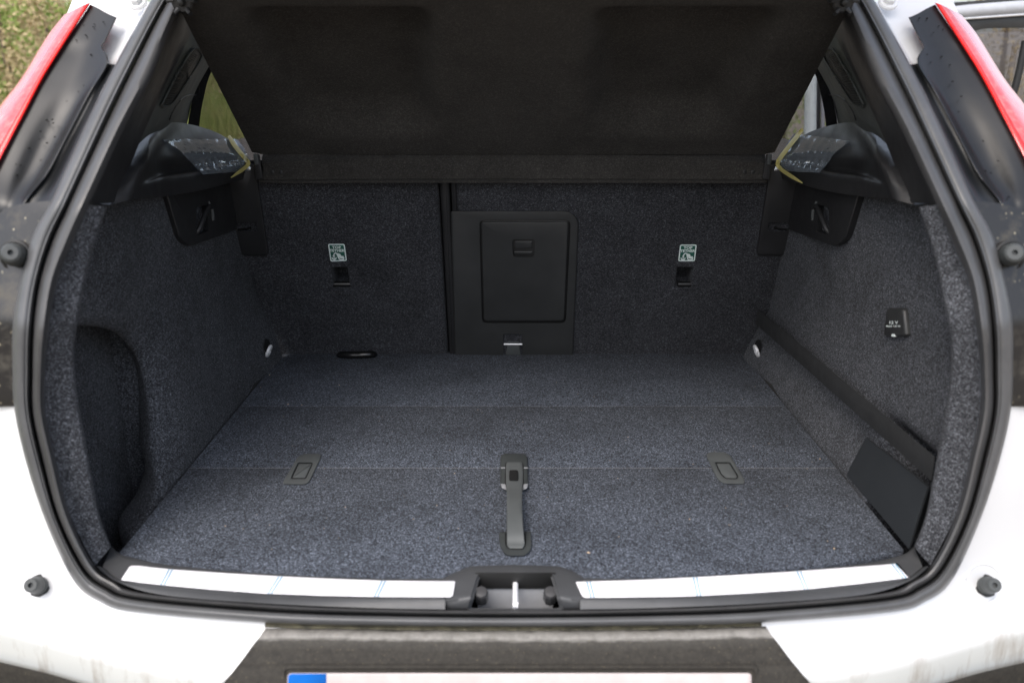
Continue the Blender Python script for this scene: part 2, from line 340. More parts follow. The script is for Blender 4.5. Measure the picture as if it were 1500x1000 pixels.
def thin(name, tint, refl, diff=0.0, dcol=(.5, .55, .6)):
    m, t, b = mat(name); out = t.nodes['Material Output']; tr = nn(t, 'ShaderNodeBsdfTransparent'); tr.inputs[0].default_value = (*tint, 1); gl = nn(t, 'ShaderNodeBsdfGlossy'); gl.inputs['Roughness'].default_value = .07
    lw = nn(t, 'ShaderNodeLayerWeight'); lw.inputs[0].default_value = .5; f = math_(t, 'ADD', math_(t, 'MULTIPLY', math_(t, 'POWER', lw.outputs['Facing'], 5.0), .5), refl + .02); mx = nn(t, 'ShaderNodeMixShader'); t.links.new(f, mx.inputs[0]); t.links.new(tr.outputs[0], mx.inputs[1]); t.links.new(gl.outputs[0], mx.inputs[2]); res = mx.outputs[0]
    if diff:
        d = nn(t, 'ShaderNodeBsdfDiffuse'); d.inputs[0].default_value = (*dcol, 1); m2 = nn(t, 'ShaderNodeMixShader'); m2.inputs[0].default_value = diff; t.links.new(res, m2.inputs[1]); t.links.new(d.outputs[0], m2.inputs[2]); res = m2.outputs[0]
        bb = nn(t, 'ShaderNodeBump'); bb.inputs['Strength'].default_value = .18; bb.inputs['Distance'].default_value = .004; mp = nn(t, 'ShaderNodeMapping'); mp.inputs['Scale'].default_value = (60, 25, 18); t.links.new(nn(t, 'ShaderNodeTexCoord').outputs['Object'], mp.inputs[0])
        t.links.new(noise(t, 1.0, 3, .6, mp.outputs[0]), bb.inputs['Height']); t.links.new(bb.outputs[0], gl.inputs['Normal'])
    t.links.new(res, out.inputs[0]); return m
M['glass'] = thin('tinted_glass', (.6, .6, .62), .02); M['clear_film'] = thin('clear_film', (.8, .84, .88), .12, .13, (.6, .66, .72))
M['headliner'] = simple('headliner', (.2, .2, .19), .9)

# ------------------------------------------------------------------ the car: one thing, everything bolted to it is a part
car = empty('car', tuple(CARLOC), 'white car seen from behind with its tailgate open on a dark carpeted boot', 'car')

# door opening of the boot: outer, middle and inner line of the seal, traced on the left and mirrored
Oc = [(751,-262),(480,-258),(360,-215),(290,-110),(220,3),(168,96),(129,174),(76,292),(48,344),(30,410),(19,470),(18,536),(21,600),(40,683),(70,771),(108,850),(145,880),(200,896),(400,912),(575,916),(751,917)]
Mc = [(751,-250),(482,-246),(372,-205),(308,-104),(241,6),(192,101),(154,180),(101,294),(75,350),(56,412),(47,480),(45,545),(46,605),(61,675),(84,758),(121,832),(154,860),(205,877),(400,894),(575,900),(751,902)]
Ic = [(751,-238),(484,-233),(385,-195),(327,-98),(264,10),(222,114),(180,192),(130,300),(107,352),(83,412),(70,490),(65,550),(66,605),(80,670),(100,750),(136,825),(168,850),(215,868),(400,884),(575,891),(751,893)]
def full(c): c = np.array(c, float); m = c[-2:0:-1].copy(); m[:, 0] = 2 * CX - m[:, 0]; return np.vstack((c, m))
NS = 7
Of, Mf, If = (crs(full(c), NS, True) for c in (Oc, Mc, Ic))
def seal(name, A, B, prof, m):
    rows = []
    for w, off in prof:
        Q = A + (B - A) * w; rows.append([PG(q[0], q[1], off) for q in Q])
    return gridobj(name, rows, m, car, ang=60, closed=True)
seal('boot_seal_lip', Of, Mf, [(0, .004), (.0, -.006), (.06, -.011), (.2, -.0155), (.45, -.016), (.62, -.0145), (.7, -.0125), (.8, -.0125), (.93, -.006), (1, .012)], M['rubber'])
seal('boot_seal_bulb', Mf, If, [(0, .010), (.1, -.002), (.28, -.0125), (.5, -.0165), (.7, -.0145), (.88, -.007), (1.0, .006)], M['rubber2'])
# painted body round the opening
Bc = [None]*4 + [(112,-14),(88,40),(40,110),(-40,250),(-90,330),(-130,410),(-130,480),(-130,560),(-130,640),(-130,740),(-130,860),(-100,1000),(40,1090),(200,1120),(400,1130),(575,1130),(751,1130)]
ks = list(range(4, 21)); ol = crs([Oc[k] for k in ks], NS); bl = crs([Bc[k] for k in ks], NS)
for sd_ in (-1, 1):
    rows = []
    for w in np.concatenate(([-.03, 0, .007, .014, .021, .028, .05, .1], np.linspace(.13, 1, 30))):
        rows.append([PG(mirror(a[0] + (b[0] - a[0]) * w, sd_), a[1] + (b[1] - a[1]) * w, .024 * float(sst(.0, .028, w) * (1 - sst(300, 330, a[1] + (b[1] - a[1]) * w)))) for a, b in zip(ol, bl)])
    rows = np.array(rows); o = gridobj('body_shell', rows, M['paint'], car, ang=50)
    # side of the body, forward from the corner
    e = rows[-1]; e2 = e + np.array((sd_ * .05, .12, 0)); e3 = e2.copy(); e3[:, 1] += 1.9; e3[:, 0] = sd_ * .80
    k0 = NS * 4
    gridobj('quarter_panel', np.array([e, e2, e3])[:, k0:k0 + NS * 8], M['paint'], car)

# lamps, lamp carriers, dark panels on both sides
def pgrid(rows, sd_, nu=5, nv=5):           # rows of (px, py, offset from the rear surface)
    A = refine(np.array(rows, float), nu, nv); return np.array([[PG(mirror(p[0], sd_), p[1], p[2]) for p in r] for r in A])
for sd_ in (-1, 1):
    lamp = empty('tail_lamp', tuple(np.array((0, 0, 0))), parent=car)
    inner = [(133,4),(92,68),(63,115),(33,172),(0,235),(-40,312)]; red = [(124,7),(96,50),(64,100),(26,168),(-7,226),(-46,302)]; outer = [(94,22),(70,53),(32,114),(0,156),(-40,214),(-80,290)]
    mid = [((a[0] + b[0]) / 2, (a[1] + b[1]) / 2) for a, b in zip(red, outer)]
    A = pgrid([[(x, y, .004) for x, y in inner], [(x, y, -.016) for x, y in inner], [(x * .5 + u * .5, y * .5 + v * .5, -.021) for (x, y), (u, v) in zip(inner, red)], [(x, y, -.022) for x, y in red]], sd_, 6, 3)
    gridobj('lens_edge', A, M['lens_edge'], lamp)
    A = pgrid([[(x, y, -.0225) for x, y in red], [(x, y, -.012) for x, y in mid], [(x, y, .028) for x, y in outer], [(x, y + 1, .09) for x, y in outer]], sd_, 6, 5)
    gridobj('lens', A, M['lens'], lamp)
    carrier = [[(132,7,-.012),(143,12,-.010),(157,20,-.008),(166,24,-.007),(171,26,-.006),(171,26,.004)],
     [(104,50,-.012),(120,52,-.008),(136,54,-.006),(148,57,-.006),(155,58,-.006),(155,58,.004)],
     [(90,72,-.012),(105,73,-.006),(125,74,-.002),(142,72,-.004),(149,70,-.006),(149,70,.004)],
     [(76,95,-.012),(95,97,-.005),(120,98,.002),(143,96,-.001),(157,93,-.006),(157,93,.004)],
     [(50,143,-.012),(72,146,-.003),(95,146,.006),(115,146,.010),(127,143,.004),(130,142,.010)],
     [(20,200,-.012),(42,205,-.002),(65,205,.010),(86,205,.014),(97,200,.002),(100,200,.010)],
     [(-10,255,-.012),(15,262,-.004),(36,262,.008),(54,262,.012),(66,258,.000),(70,258,.010)],
     [(-30,300,-.012),(0,308,-.008),(15,305,-.004),(28,302,-.004),(36,299,-.004),(40,298,.008)],
     [(-45,330,.004),(0,330,.004),(20,327,.004),(40,322,.004),(52,317,.006),(55,315,.010)]]
    gridobj('lamp_carrier', pgrid(carrier, sd_, 4, 5), M['carrier'], car, ang=70)
    gut = [[(157,93,.004),(162,94,.007),(169,95,-.001),(174,97,.02)], [(144,116,.005),(150,118,.009),(159,117,-.001),(164,119,.02)], [(128,143,.006),(136,144,.010),(147,142,-.001),(152,144,.02)], [(98,200,.006),(107,201,.010),(118,199,-.001),(124,201,.02)], [(67,258,.006),(78,260,.009),(92,259,-.001),(98,261,.02)], [(37,298,.0),(55,299,.003),(76,296,-.001),(82,298,.02)]]
    gridobj('water_gutter', pgrid(gut, sd_, 4, 5), M['carrier'], car)
    low = [[(-90,318,-.003),(-20,314,-.006),(0,308,-.007),(38,298,-.006),(76,294,-.004)], [(-110,350,-.003),(-50,350,-.006),(-10,350,-.008),(20,347,-.008),(50,344,-.004)],
           [(-120,410,-.003),(-60,410,-.006),(-25,410,-.008),(5,410,-.008),(31,410,-.004)], [(-130,480,-.003),(-70,480,-.006),(-35,478,-.008),(-6,474,-.008),(20,470,-.004)],
           [(-130,540,-.003),(-70,540,-.006),(-35,538,-.008),(-6,537,-.008),(19,536,-.004)], [(-130,593,-.003),(-70,592.5,-.006),(-35,592,-.008),(-6,592,-.008),(21,591,-.004)], [(-130,594,.004),(-70,593.5,.004),(-35,593,.004),(-6,593,.004),(21,592,.004)]]
    gridobj('dark_panel', pgrid(low, sd_, 4, 5), M['panel'], car)
    # tailgate stops of rubber
    st = empty('bump_stop', (0, 0, 0), parent=car); q = PG(mirror(61, sd_), 857, 0)
    ax_ = PY(mirror(42, sd_), 856.5, q[1] - .034) - q
    lathe('stop_base', [(.0145, -.004), (.0158, .003), (.014, .006), (.006, .0065)], q, ax_, M['black'], st, 8)
    lathe('stop_stem', [(.011, .005), (.0113, .014), (.0102, .015), (.0102, .019), (.011, .020), (.0092, .027), (.0088, .034), (.0074, .036), (.0032, .036), (.003, .031)], q, ax_, M['mount'], st, 16)
    st2 = empty('bump_stop', (0, 0, 0), parent=car); q = PG(mirror(24, sd_), 375, -.007)
    ax_ = PY(mirror(14, sd_), 369, q[1] - .026) - q
    lathe('stop_base', [(.019, -.002), (.0195, .002), (.017, .003), (.015, -.001)], q, (0, -1, .1), M['black'], st2, 18)
    lathe('stop_stem', [(.0125, .0), (.014, .008), (.0132, .016), (.011, .024), (.0085, .026), (.0032, .026), (.003, .020)], q, ax_, M['mount'], st2, 16)
    # bolts of the upper pillar
    b = empty('pillar_bolt', (0, 0, 0), parent=car); q = PG(mirror(201, sd_), 4, -.001)
    lathe('washer', [(.013, -.002), (.0135, .001), (.012, .003), (.009, .003)], q, (0, -.75, .66), M['paint'], b, 20)
    lathe('bolt_head', [(.0085, .002), (.0085, .007), (.007, .009), (.004, .0085), (.0035, .005)], q, (0, -.75, .66), M['paint'], b, 6)
    None if False else tube('emboss', [PG(mirror(62 + 27 * math.cos(w), sd_), 854 + 29 * math.sin(w), .0006) for w in np.linspace(0, 6.283, 33)[:-1]], .0016, M['paint'], car, 8, True)

for sd_ in (-1, 1):
    V, f = [], []
    for _ in range(30):
        t = random.random(); py = 20 + 270 * t; x0_ = np.interp(py, [7, 57, 95, 143, 205, 262, 300], [132, 102, 78, 52, 24, -4, -15]); px = x0_ + random.uniform(8, 70 if py > 60 else 40)
        if px > np.interp(py, [20, 60, 95, 143, 205, 262, 300], [160, 148, 150, 118, 88, 56, 30]): continue
        c0 = PG(mirror(px, sd_), py, .0 if 60 < py < 290 else -.008); r_ = random.uniform(.0003, .0007); k = len(V)
        for h_, q_ in ((-.004, 1.0), (r_ * .5, .8)):
            for w in range(6): V.append(c0 + np.array((math.cos(w * 1.047) * r_ * q_, -h_ - .004, math.sin(w * 1.047) * r_ * q_ * 1.5)))
        f += grid_faces(2, 6, k, True) + [tuple(k + 6 + w for w in range(6))]
    tag(mk('water_drops', V, f, M['gloss'], car), kind='stuff')

# ------------------------------------------------------------------ bumper centre, number plate
def bmap(u, v, h): return PG(u, v, -h)
tx = np.array([(388,916),(480,916.5),(575,918),(751,919),(927,918),(1030,915.5),(1122,913)]); rowsb = []
top = crs(tx, 6)
YB_ = ((3.5, -.0005, 0), (5, -.004, 0), (10, -.011, 4), (15, -.014, 7), (20, -.0142, 11), (30, -.0145, 19), (45, -.012, 30), (54, -.010, 37), (70, -.010, 50), (110, -.010, 82), (190, -.010, 130))
for y, off, wx in YB_: rowsb.append([PG(751 + (p[0] - 751) * (1 + wx / 368), p[1] + y, off) for p in top])
RB = refine(np.array(rowsb), 1, 3); ob = gridobj('bumper_centre', RB, M['bumper'], car, ang=70)
at_ = ob.data.attributes.new('lip', 'FLOAT', 'POINT'); yy_ = crs([[a[0]] for a in YB_], 3)[:, 0]
at_.data.foreach_set('value', np.repeat(yy_, RB.shape[1]).astype(np.float32))
gridobj('body_flange', [[PG(x, y0 + d, o_) for x, y0 in crs([(388,911.5),(480,914.5),(575,916.5),(751,918),(927,917),(1040,914.5),(1116,912)], 5)] for d, o_ in ((-3, -.002), (0, -.007), (2.0, -.0045), (3.2, -.001), (7, -.001))], M['grime'], car)
for y0, y1, o0, o1 in ((970, 978, .011, .016),):
    P = rpoly([(412,1100),(412,972),(1111,972),(1111,1100)], [0, 8, 8, 0]); Q = rpoly([(417,1100),(417,979),(1106,979),(1106,1100)], [0, 6, 6, 0])
    L = [[bmap(u, v, h) for u, v in S] for S, h in ((P, .008), (P, .0165), (inset(P, 2), .0175), (inset(Q, -2), .0175), (Q, .0165), (Q, .006))]
    gridobj('plate_recess_frame', L, M['bumper'], car)
yp = PG(751, 1075, -.014)[1]
npl = plate('number_plate', rpoly([(421,985),(1101,985),(1101,1110),(421,1110)], 7), lambda u, v, h: PY(u, v, yp - h), .003, 2, M['plate_white'], car)
tag(npl, 'white number plate with a blue band at its left end')
plate('blue_band', rpoly([(422,986),(478,986),(478,1109),(422,1109)], [6, 0, 0, 6]), lambda u, v, h: PY(u, v, yp - .0028 - h), .0007, .3, M['plate_blue'], npl)
for sd_ in (-1, 1):
    gridobj('lower_skirt', pgrid([[(-140,950,-.004),(0,980,-.004),(45,989.5,-.004),(90,1000.5,-.004),(190,1030,-.004),(280,1060,-.004)], [(-140,952,-.010),(0,982,-.010),(45,992,-.010),(90,1003,-.010),(190,1033,-.010),(280,1063,-.010)], [(-140,1150,-.006),(0,1150,-.006),(45,1150,-.006),(90,1150,-.006),(190,1150,-.006),(280,1150,-.006)]], sd_, 5, 6), M['bumper'], car)
# lower black skirt and two rear wheels so that the car stands on the ground
for sd_ in (-1, 1):
    wh = empty('wheel', (0, 0, 0), parent=car); c0 = (sd_ * .62, .62, .36 - FZ)
    lathe('tyre', [(.22, -.10), (.33, -.11), (.36, -.09), (.362, 0), (.36, .09), (.33, .11), (.22, .10)], c0, (1, 0, 0), M['underside'], wh, 32)
    lathe('rim', [(.02, -.08), (.21, -.07), (.22, -.105), (.225, .1), (.21, .07), (.02, .08)], c0, (1, 0, 0), M['zinc'], wh, 24)
box('under_tray', (-.6, -.12, -.42), (.6, 2.0, -.16), M['underside'], car, .03)
box('bumper_skirt', (-.72, -.2, -.48), (.72, -.05, -.19), M['bumper'], car, .03)

# ------------------------------------------------------------------ inner side of the opening: pillar facets and carpet flanges
Ilin = np.array(Ic, float)
walls = {}
def wfun(Y, z, sd):
    base = .567 - .02 * Y; yr = .118 + .33 * z
    archx = np.interp(z, [-.2, 0, .06, .12, .3, .5], [.516, .518, .530, .541, .556, .556]) - .010 * sst(.66, .76, Y) * (1 - sst(.05, .13, z))
    if sd < 0:
        archx = archx + (.032 * (1 - sst(.0, .15, Y - yr)) - .006 * np.exp(-((Y - yr - .22) / .07) ** 2)) * sst(.0, .05, z) * (1 - sst(.14, .30, z))
        base = base - .012 * np.exp(-((Y - .20) / .07) ** 2) * sst(.2, .34, z)
        a = sst(0, .12, Y - yr + .06)
        return a * np.minimum(archx, base + .025 * (1 - sst(.12, .24, z))) + (1 - a) * base
    a = sst(0, .03 + .14 * sst(.06, .14, z), Y - yr); p = 1 - sst(.05, .12, z)
    return a * np.minimum(archx + .013 * sst(.0, .07, z), base) + (1 - a) * (p * .655 + (1 - p) * base)
for sd_ in (-1, 1):
    # dark plastic facet of the upper pillar
    ic = crs([Ic[3], Ic[4], Ic[5], Ic[6], Ic[7]], 8); fc = crs([(340,-90,.52),(285,30,.41),(243,115,.31),(206,193,.205),(165,297,.105)], 8)
    rows = []
    for w, ext in ((0, 0), (.03, -.004), (.12, .0), (.45, 0), (.8, 0), (.96, .004), (1, .012)):
        r = []
        for a, b in zip(ic, fc):
            A = PG(mirror(a[0], sd_), a[1], .005); B = PY(mirror(b[0], sd_), b[1], b[2]); p = A + (B - A) * w; p[1] += ext; r.append(p)
        rows.append(r)
    gridobj('pillar_facet', rows, M['trim'], car)
    # quarter trim with vent
    T = refine(np.array([[(300,0,.44),(268,62,.37),(243,115,.31),(215,172,.23),(188,228,.17)], [(325,20,.53),(292,80,.47),(266,130,.415),(243,172,.375),(222,196,.33)], [(350,40,.67),(318,80,.65),(303,103,.635),(284,140,.62),(273,186,.61)]], float), 6, 8)
    T3 = np.array([[PY(mirror(p[0], sd_), p[1], p[2]) for p in r] for r in T]); qt = gridobj('quarter_trim', T3, M['trim2'], car); pt = Patch(T3)
    nrm = np.array((-sd_ * .75, -.62, .2)); nrm = nrm / np.linalg.norm(nrm)
    mp = lambda u, v, h: pt.at(mirror(u, sd_), v) + nrm * h
    P = rpoly([(290,71),(297,84),(252,155),(230,161),(255,111),(279,72)], 6)
    Pm = match(P, (264, 112), 60); Qm = inset(Pm, 2.2)
    ringplate('vent_frame', Pm, Qm, mp, .008, .002, .8, M['trim2'], qt)
    plate('vent_recess', Qm, mp, .0035, .2, M['black'], qt, back=-.006)
    V = []; f = []
    ca = crs([(280,75),(257,111),(233,158)], 13); cb = crs([(287,80),(268,114),(247,156)], 13)
    for a, b in list(zip(ca, cb))[1:-1]:
        k = len(V); d = np.array((.9, .9))
        for q in (a, b): V += [mp(q[0] - .8, q[1] - .9, .003), mp(q[0], q[1], .0066), mp(q[0] + .8, q[1] + .9, .003)]
        f += [(k, k + 1, k + 4, k + 3), (k + 1, k + 2, k + 5, k + 4)]
    tag(mk('vent_ribs', V, f, M['trim2'], qt), kind='stuff')
    sc = crs([(248,176),(252,164),(262,149),(273,141),(287,139)], 6)
    tube('trim_seam', [mp(u, v, .0003) for u, v in sc], .0012, M['black'], qt, 6)
    # ledge that carries the shelf
    S = [[(184,226,.20),(182,236,.175),(178,252,.15),(174,266,.135),(169,282,.118),(162,300,.105)],
     [(213,198,.34),(214,221,.225),(212,238,.178),(203,261,.154),(197,278,.141),(190,293,.125)],
     [(222,191,.37),(221,215,.27),(219,237,.225),(212,261,.235),(208,273,.205),(201,291,.17)],
     [(249,180,.46),(240,206,.41),(231,233,.36),(239,254,.385),(240,261,.34),(240,288,.33)],
     [(277,182,.55),(274,204,.51),(273,230,.46),(280,248,.475),(282,255,.445),(290,280,.44)],
     [(312,192,.66),(316,205,.62),(321,226,.57),(326,241,.58),(327,247,.56),(330,270,.56)],
     [(339,206,.73),(347,212,.70),(355,227,.66),(360,237,.665),(361,243,.655),(356,263,.66)]]
    L = refine(np.array(S, float), 5, 5); L3 = np.array([[PY(mirror(p[0], sd_), p[1], p[2]) for p in r] for r in L])
    under = L3[:, -1:] + np.array((sd_ * .07, .01, .004)); L3 = np.concatenate((L3, under), 1)
    gridobj('shelf_ledge', L3, M['trim'], car, ang=32); walls['ledge', sd_] = Patch(L3[:, :-1])
    # window frit and pane of the quarter light
    fr = [[PY(mirror(a, sd_), b, .645) for a, b in ((345,40),(303,99),(284,138),(274,190))], [PY(mirror(a, sd_), b, .66) for a, b in ((352,50),(312,100),(297,150),(291,190))]]
    gridobj('window_frit', refine(np.array(fr), 4, 2), M['gloss'], car)
    x0 = sd_ * .59
    qw = shell('quarter_window', [[(x0, .60, .40), (x0, 1.15, .40)], [(x0 * .94, .60, .84), (x0 * .94, 1.15, .84)]], (sd_ * .004, 0, 0), M['glass'], car)
    # carpet flange facing the camera
    ei = crs([(157,303),(141,350),(128,398),(114,472),(109,512),(112,568),(128,661),(145,749),(163,800)], 8); ii = crs([(130,300),(107,352),(83,412),(70,490),(65,550),(66,605),(80,670),(100,750),(139,828)], 8); rows = []
    for w, off in ((0, .006), (.03, .010), (.15, .014), (.5, .022), (.85, .031), (.95, .036), (1, .048)):
        rows.append([PG(mirror(a[0] + (b[0] - a[0]) * w, sd_), a[1] + (b[1] - a[1]) * w, off) for a, b in zip(ii, ei)])
    r2 = [p + np.array((sd_ * .10, .012, 0)) for p in rows[-1]]; rows.append(r2)
    gridobj('carpet_flange', rows, M['carpet_side'], car)
    # side lining with the wheel arch bulge and a side pocket
    Yv = np.concatenate((np.linspace(.05, .3, 56), np.linspace(.31, .80, 40))); zv = np.linspace(-.12, .5, 50); A = np.array([[(sd_ * float(wfun(Y, z * (.452 - .075 * Y) / .5 if z > 0 else z, sd_)), Y, z * (.452 - .075 * Y) / .5 if z > 0 else z) for Y in Yv] for z in zv])
    if sd_ > 0: gridobj('side_lining', A, M['carpet_side'], car)
    else:
        arc = [hit(px, py, lambda x, y, z: -x - wfun(y, z, -1))[1:] for px, py in ((100,481),(135,480),(165,483),(190,494),(211,518),(226,556),(234,610),(237,670),(236,741))]; arc = [np.array((.03, arc[0][1]))] + arc + [np.array((.105, -.05)), np.array((.10, -.12))]
        arc = crs(arc, 8); n_ = len(arc); out = poly([(.06, .447), (.4, .422), (.80, .392), (.80, .13), (.80, -.12), (.55, -.12)], n_); rows = []
        for u_, lip, rl in ((0, .066, .075), (0, .050, .044), (0, .036, .024), (0, .025, .012), (0, .0175, .004), (.014, .0115, 0), (.03, .007, 0), (.05, .0035, 0), (.075, .001, 0), *[(v_, 0, 0) for v_ in np.linspace(.11, 1, 42)]):
            q = arc + (out - arc) * u_; dr_ = (out - arc) / (np.linalg.norm(out - arc, axis=1)[:, None] + 1e-9); q2 = q + dr_ * rl
            rows.append([(-(float(wfun(a_[0], a_[1], -1)) + lip), b_[0], b_[1]) for a_, b_ in zip(q, q2)])
        gridobj('side_lining', rows, M['carpet_side'], car, ang=80)
        mk('pocket_liner', [(-.625, .0, -.12), (-.625, .28, -.12), (-.625, .28, .30), (-.625, .0, .30), (-.53, .28, -.12), (-.57, .28, .30), (-.57, .0, .30), (-.53, .0, -.12)], [(0, 1, 2, 3), (1, 4, 5, 2), (3, 2, 5, 6), (0, 1, 4, 7)], M['carpet_side'], car, False)
def on_wall(px, py, sd_, off=0.0): return hit(px, py, lambda x, y, z: sd_ * x - (wfun(y, z, sd_) - off))

# hook plates, bag hooks, eyelets, socket
for sd_ in (-1, 1):
    nrm = np.array((-sd_ * .93, -.35, .0)); mp = lambda u, v, h: PXp(mirror(u, sd_), v, sd_ * .549) + nrm * h
    hp = plate('hook_plate', rpoly([(238,270),(262,350),(276,361),(346,336),(338,270)], [4, 10, 8, 6, 4]), mp, .004, 2, M['trim'], car, back=-.03)
    cut(hp, rpoly([(285,303),(300,300),(303,338),(285,345)], 3), mp, -.02, .02)
    hk = [mp(u, v, h) for u, v, h in ((288,345,-.006), (289,335,.004), (293,318,.008), (300,303,.008), (306,305,.006), (309,320,.004))]
    tube('bag_hook', crs(hk, 5), .0045, M['trim'], hp, 8)
    hk = [mp(u, v, h) for u, v, h in ((303,295,.003), (306,308,.007), (309,322,.004))]
    tube('hook_rib', crs(hk, 5), .003, M['grip'], hp, 8)
    q = on_wall(mirror(391, sd_), 514, sd_, .004); ey = empty('lashing_eye', (0, 0, 0), parent=car)
    tube('steel_ring', [q + np.array((0, .017 * math.sin(w) * .7, .010 * math.cos(w))) + np.array((-sd_ * .004 * (1 + math.cos(w)), 0, 0)) for w in np.linspace(0, 2 * math.pi, 21)[:-1]], (.0034), M['striker'], ey, 8, True)
    lathe('eye_cup', [(.004, 0), (.016, .0005), (.018, .002), (.015, .003), (.013, .001)], on_wall(mirror(391, sd_), 509, sd_, .002), (-sd_, -.1, .1), M['black'], ey, 20)
q0 = on_wall(1313, 472, 1, 0); gY = (wfun(q0[1] + .03, q0[2], 1) - wfun(q0[1] - .03, q0[2], 1)) / .06; gz = (wfun(q0[1], q0[2] + .03, 1) - wfun(q0[1], q0[2] - .03, 1)) / .06
nrm = np.array((-1, float(gY), float(gz))); nrm /= np.linalg.norm(nrm); q1 = q0 + nrm * .008
def mp(u, v, h): d = ray(u, v); return O0 + d * (np.dot(q1 - O0, nrm) / np.dot(d, nrm)) + nrm * (h - .007)
sk = plate('socket_cover', rpoly([(1297.5,451),(1322,451),(1326.5,491),(1321,493),(1298,493),(1292.5,491)], [5, 5, 4, 3, 3, 4]), mp, .007, 2.4, M['grip'], car, back=-.004, nb=3, hb=.005)
tag(sk, 'small black cover of the twelve volt socket'); sk.data.materials[0] = M['hatch']
c_, f_ = text2d('12 V', 4.6, 1309, 472.2, 1.15, bold=.02); mk('lettering', [mp(u, v, .0075) for u, v in c_], f_, M['white_print'], sk, False, fix=False)
c_, f_ = text2d('MAX 120 W', 2.7, 1309, 477.6, 1.1, bold=.02); mk('lettering', [mp(u, v, .0075) for u, v in c_], f_, M['white_print'], sk, False, fix=False)
plate('finger_notch', rpoly([(1306.5,489),(1310.5,489),(1311,493),(1306,493)], 1), mp, .0078, .3, M['white_print'], sk)

# pocket divider on the right
pd = [[PXp(1240,695,.517), PXp(1285,748,.518), PXp(1331,803,.518)], [PXp(1254,667,.527), PXp(1300,708,.527), PXp(1345,757,.528)], [PXp(1268,641,.536), PXp(1312,675,.537), PXp(1359,713,.538)]]
shell('pocket_divider', refine(np.array(pd), 5, 5), (.003, .001, 0), M['floorplate'], car)
pe = [[PXp(1331,803,.519), PXp(1345,757,.529), PXp(1359,713,.539)], [PXp(1334,801,.523), PXp(1350,770,.545), PXp(1364,722,.556)]]
shell('divider_return', refine(np.array(pe), 4, 3), (.002, .004, 0), M['floorplate'], car)

# ------------------------------------------------------------------ rear seat backs
def smp(u, v, h): return SW(u, v, h)
def seat_panel(x0, x1, hx0, hx1, hz0, hz1):
    xs = [x0, x0 + .002, x0 + .006, x0 + .014] + list(np.linspace(x0 + .014, hx0, 5)[1:]) + [hx1] + list(np.linspace(hx1, x1 - .014, 5)[1:]) + [x1 - .006, x1 - .002, x1]
    hs = [-.012, -.006, -.002, 0] + [0] * (len(xs) - 7) + [-.002, -.006, -.012]; hs = hs[:len(xs)]
    zs = list(np.linspace(-.06, hz0, 5)) + list(np.linspace(hz1, .44, 6)); V = []; f = []; m = len(xs)
    for z in zs:
        for x, h in zip(xs, hs): V.append(SW(x, z, h))
    ih = xs.index(hx0)
    for a in range(len(zs) - 1):
        for b in range(m - 1):
            if not (a == 4 and b == ih): f.append((a * m + b, a * m + b + 1, a * m + m + b + 1, a * m + m + b))
    k = len(V); c4 = [4 * m + ih, 4 * m + ih + 1, 5 * m + ih + 1, 5 * m + ih]
    for x, z in ((hx0 + .002, hz0 + .004), (hx1 - .002, hz0 + .004), (hx1 - .002, hz1 - .002), (hx0 + .002, hz1 - .002)): V.append(SW(x, z, -.004))
    for x, z in ((hx0, hz0 + .002), (hx1, hz0 + .002), (hx1, hz1), (hx0, hz1)): V.append(SW(x, z, -.06))
    for q in range(4): r = (q + 1) % 4; f.append((c4[q], c4[r], k + r, k + q)); f.append((k + q, k + r, k + 4 + r, k + 4 + q))
    f.append((k + 4, k + 5, k + 6, k + 7))
    for xe, jj in ((x0, 0), (x1, m - 1)):
        k = len(V)
        for z in (zs[0], zs[-1]): V.append(SW(xe, z, -.09))
        f.append(tuple(a * m + jj for a in range(len(zs))) + (k + 1, k))
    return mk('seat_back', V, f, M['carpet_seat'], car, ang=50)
def xz(u, v): p = SP(u, v); return p[0], p[2]
a, b = xz(487, 424), xz(513, 391); seat_panel(-.565, -.1445, xz(489, 424)[0], xz(514, 424)[0], a[1], b[1])
a, b = xz(987, 424), xz(1013, 391); seat_panel(-.116, .565, xz(987, 424)[0], xz(1012, 424)[0], a[1], b[1])
plate('seat_gap_cover', rrect(-.1415, -.06, -.1225, .50, .006), smp, .001, .006, M['trim'], car, back=-.06, hb=.006, nb=3)
plate('seat_edge_strip', rrect(-.1195, .338, -.110, .50, .003), smp, .005, .002, M['trim'], car)
spx = lambda u, v, h: SP(u, v, h)
for sd_, xs in ((-1, 0), (1, 0)):
    a = [(486,391),(512,391),(516,424),(490,424)] if sd_ < 0 else [(991,391),(1015,391),(1011,424),(986,424)]
    P = np.array([SP(u, v, -.006) for u, v in ((a[0][0] + 4, 416), (a[1][0] + 1, 416))]); d = 3 if sd_ > 0 else 0
    an = empty('tether_anchor', (0, 0, 0), parent=car)
    tube('anchor_bar', [P[0] + (P[1] - P[0]) * t for t in np.linspace(-.1, 1.1, 8)], .0062, M['darksteel'], an, 12)
    cup = rpoly([(a[3][0], 424), (a[2][0] - 1, 424), (a[2][0] - 2, 434), (a[3][0] + 2, 434)], 4)
    plate('carpet_cup', cup, spx, .002, 2.5, M['carpet_seat'], an, back=-.01, hb=.002)
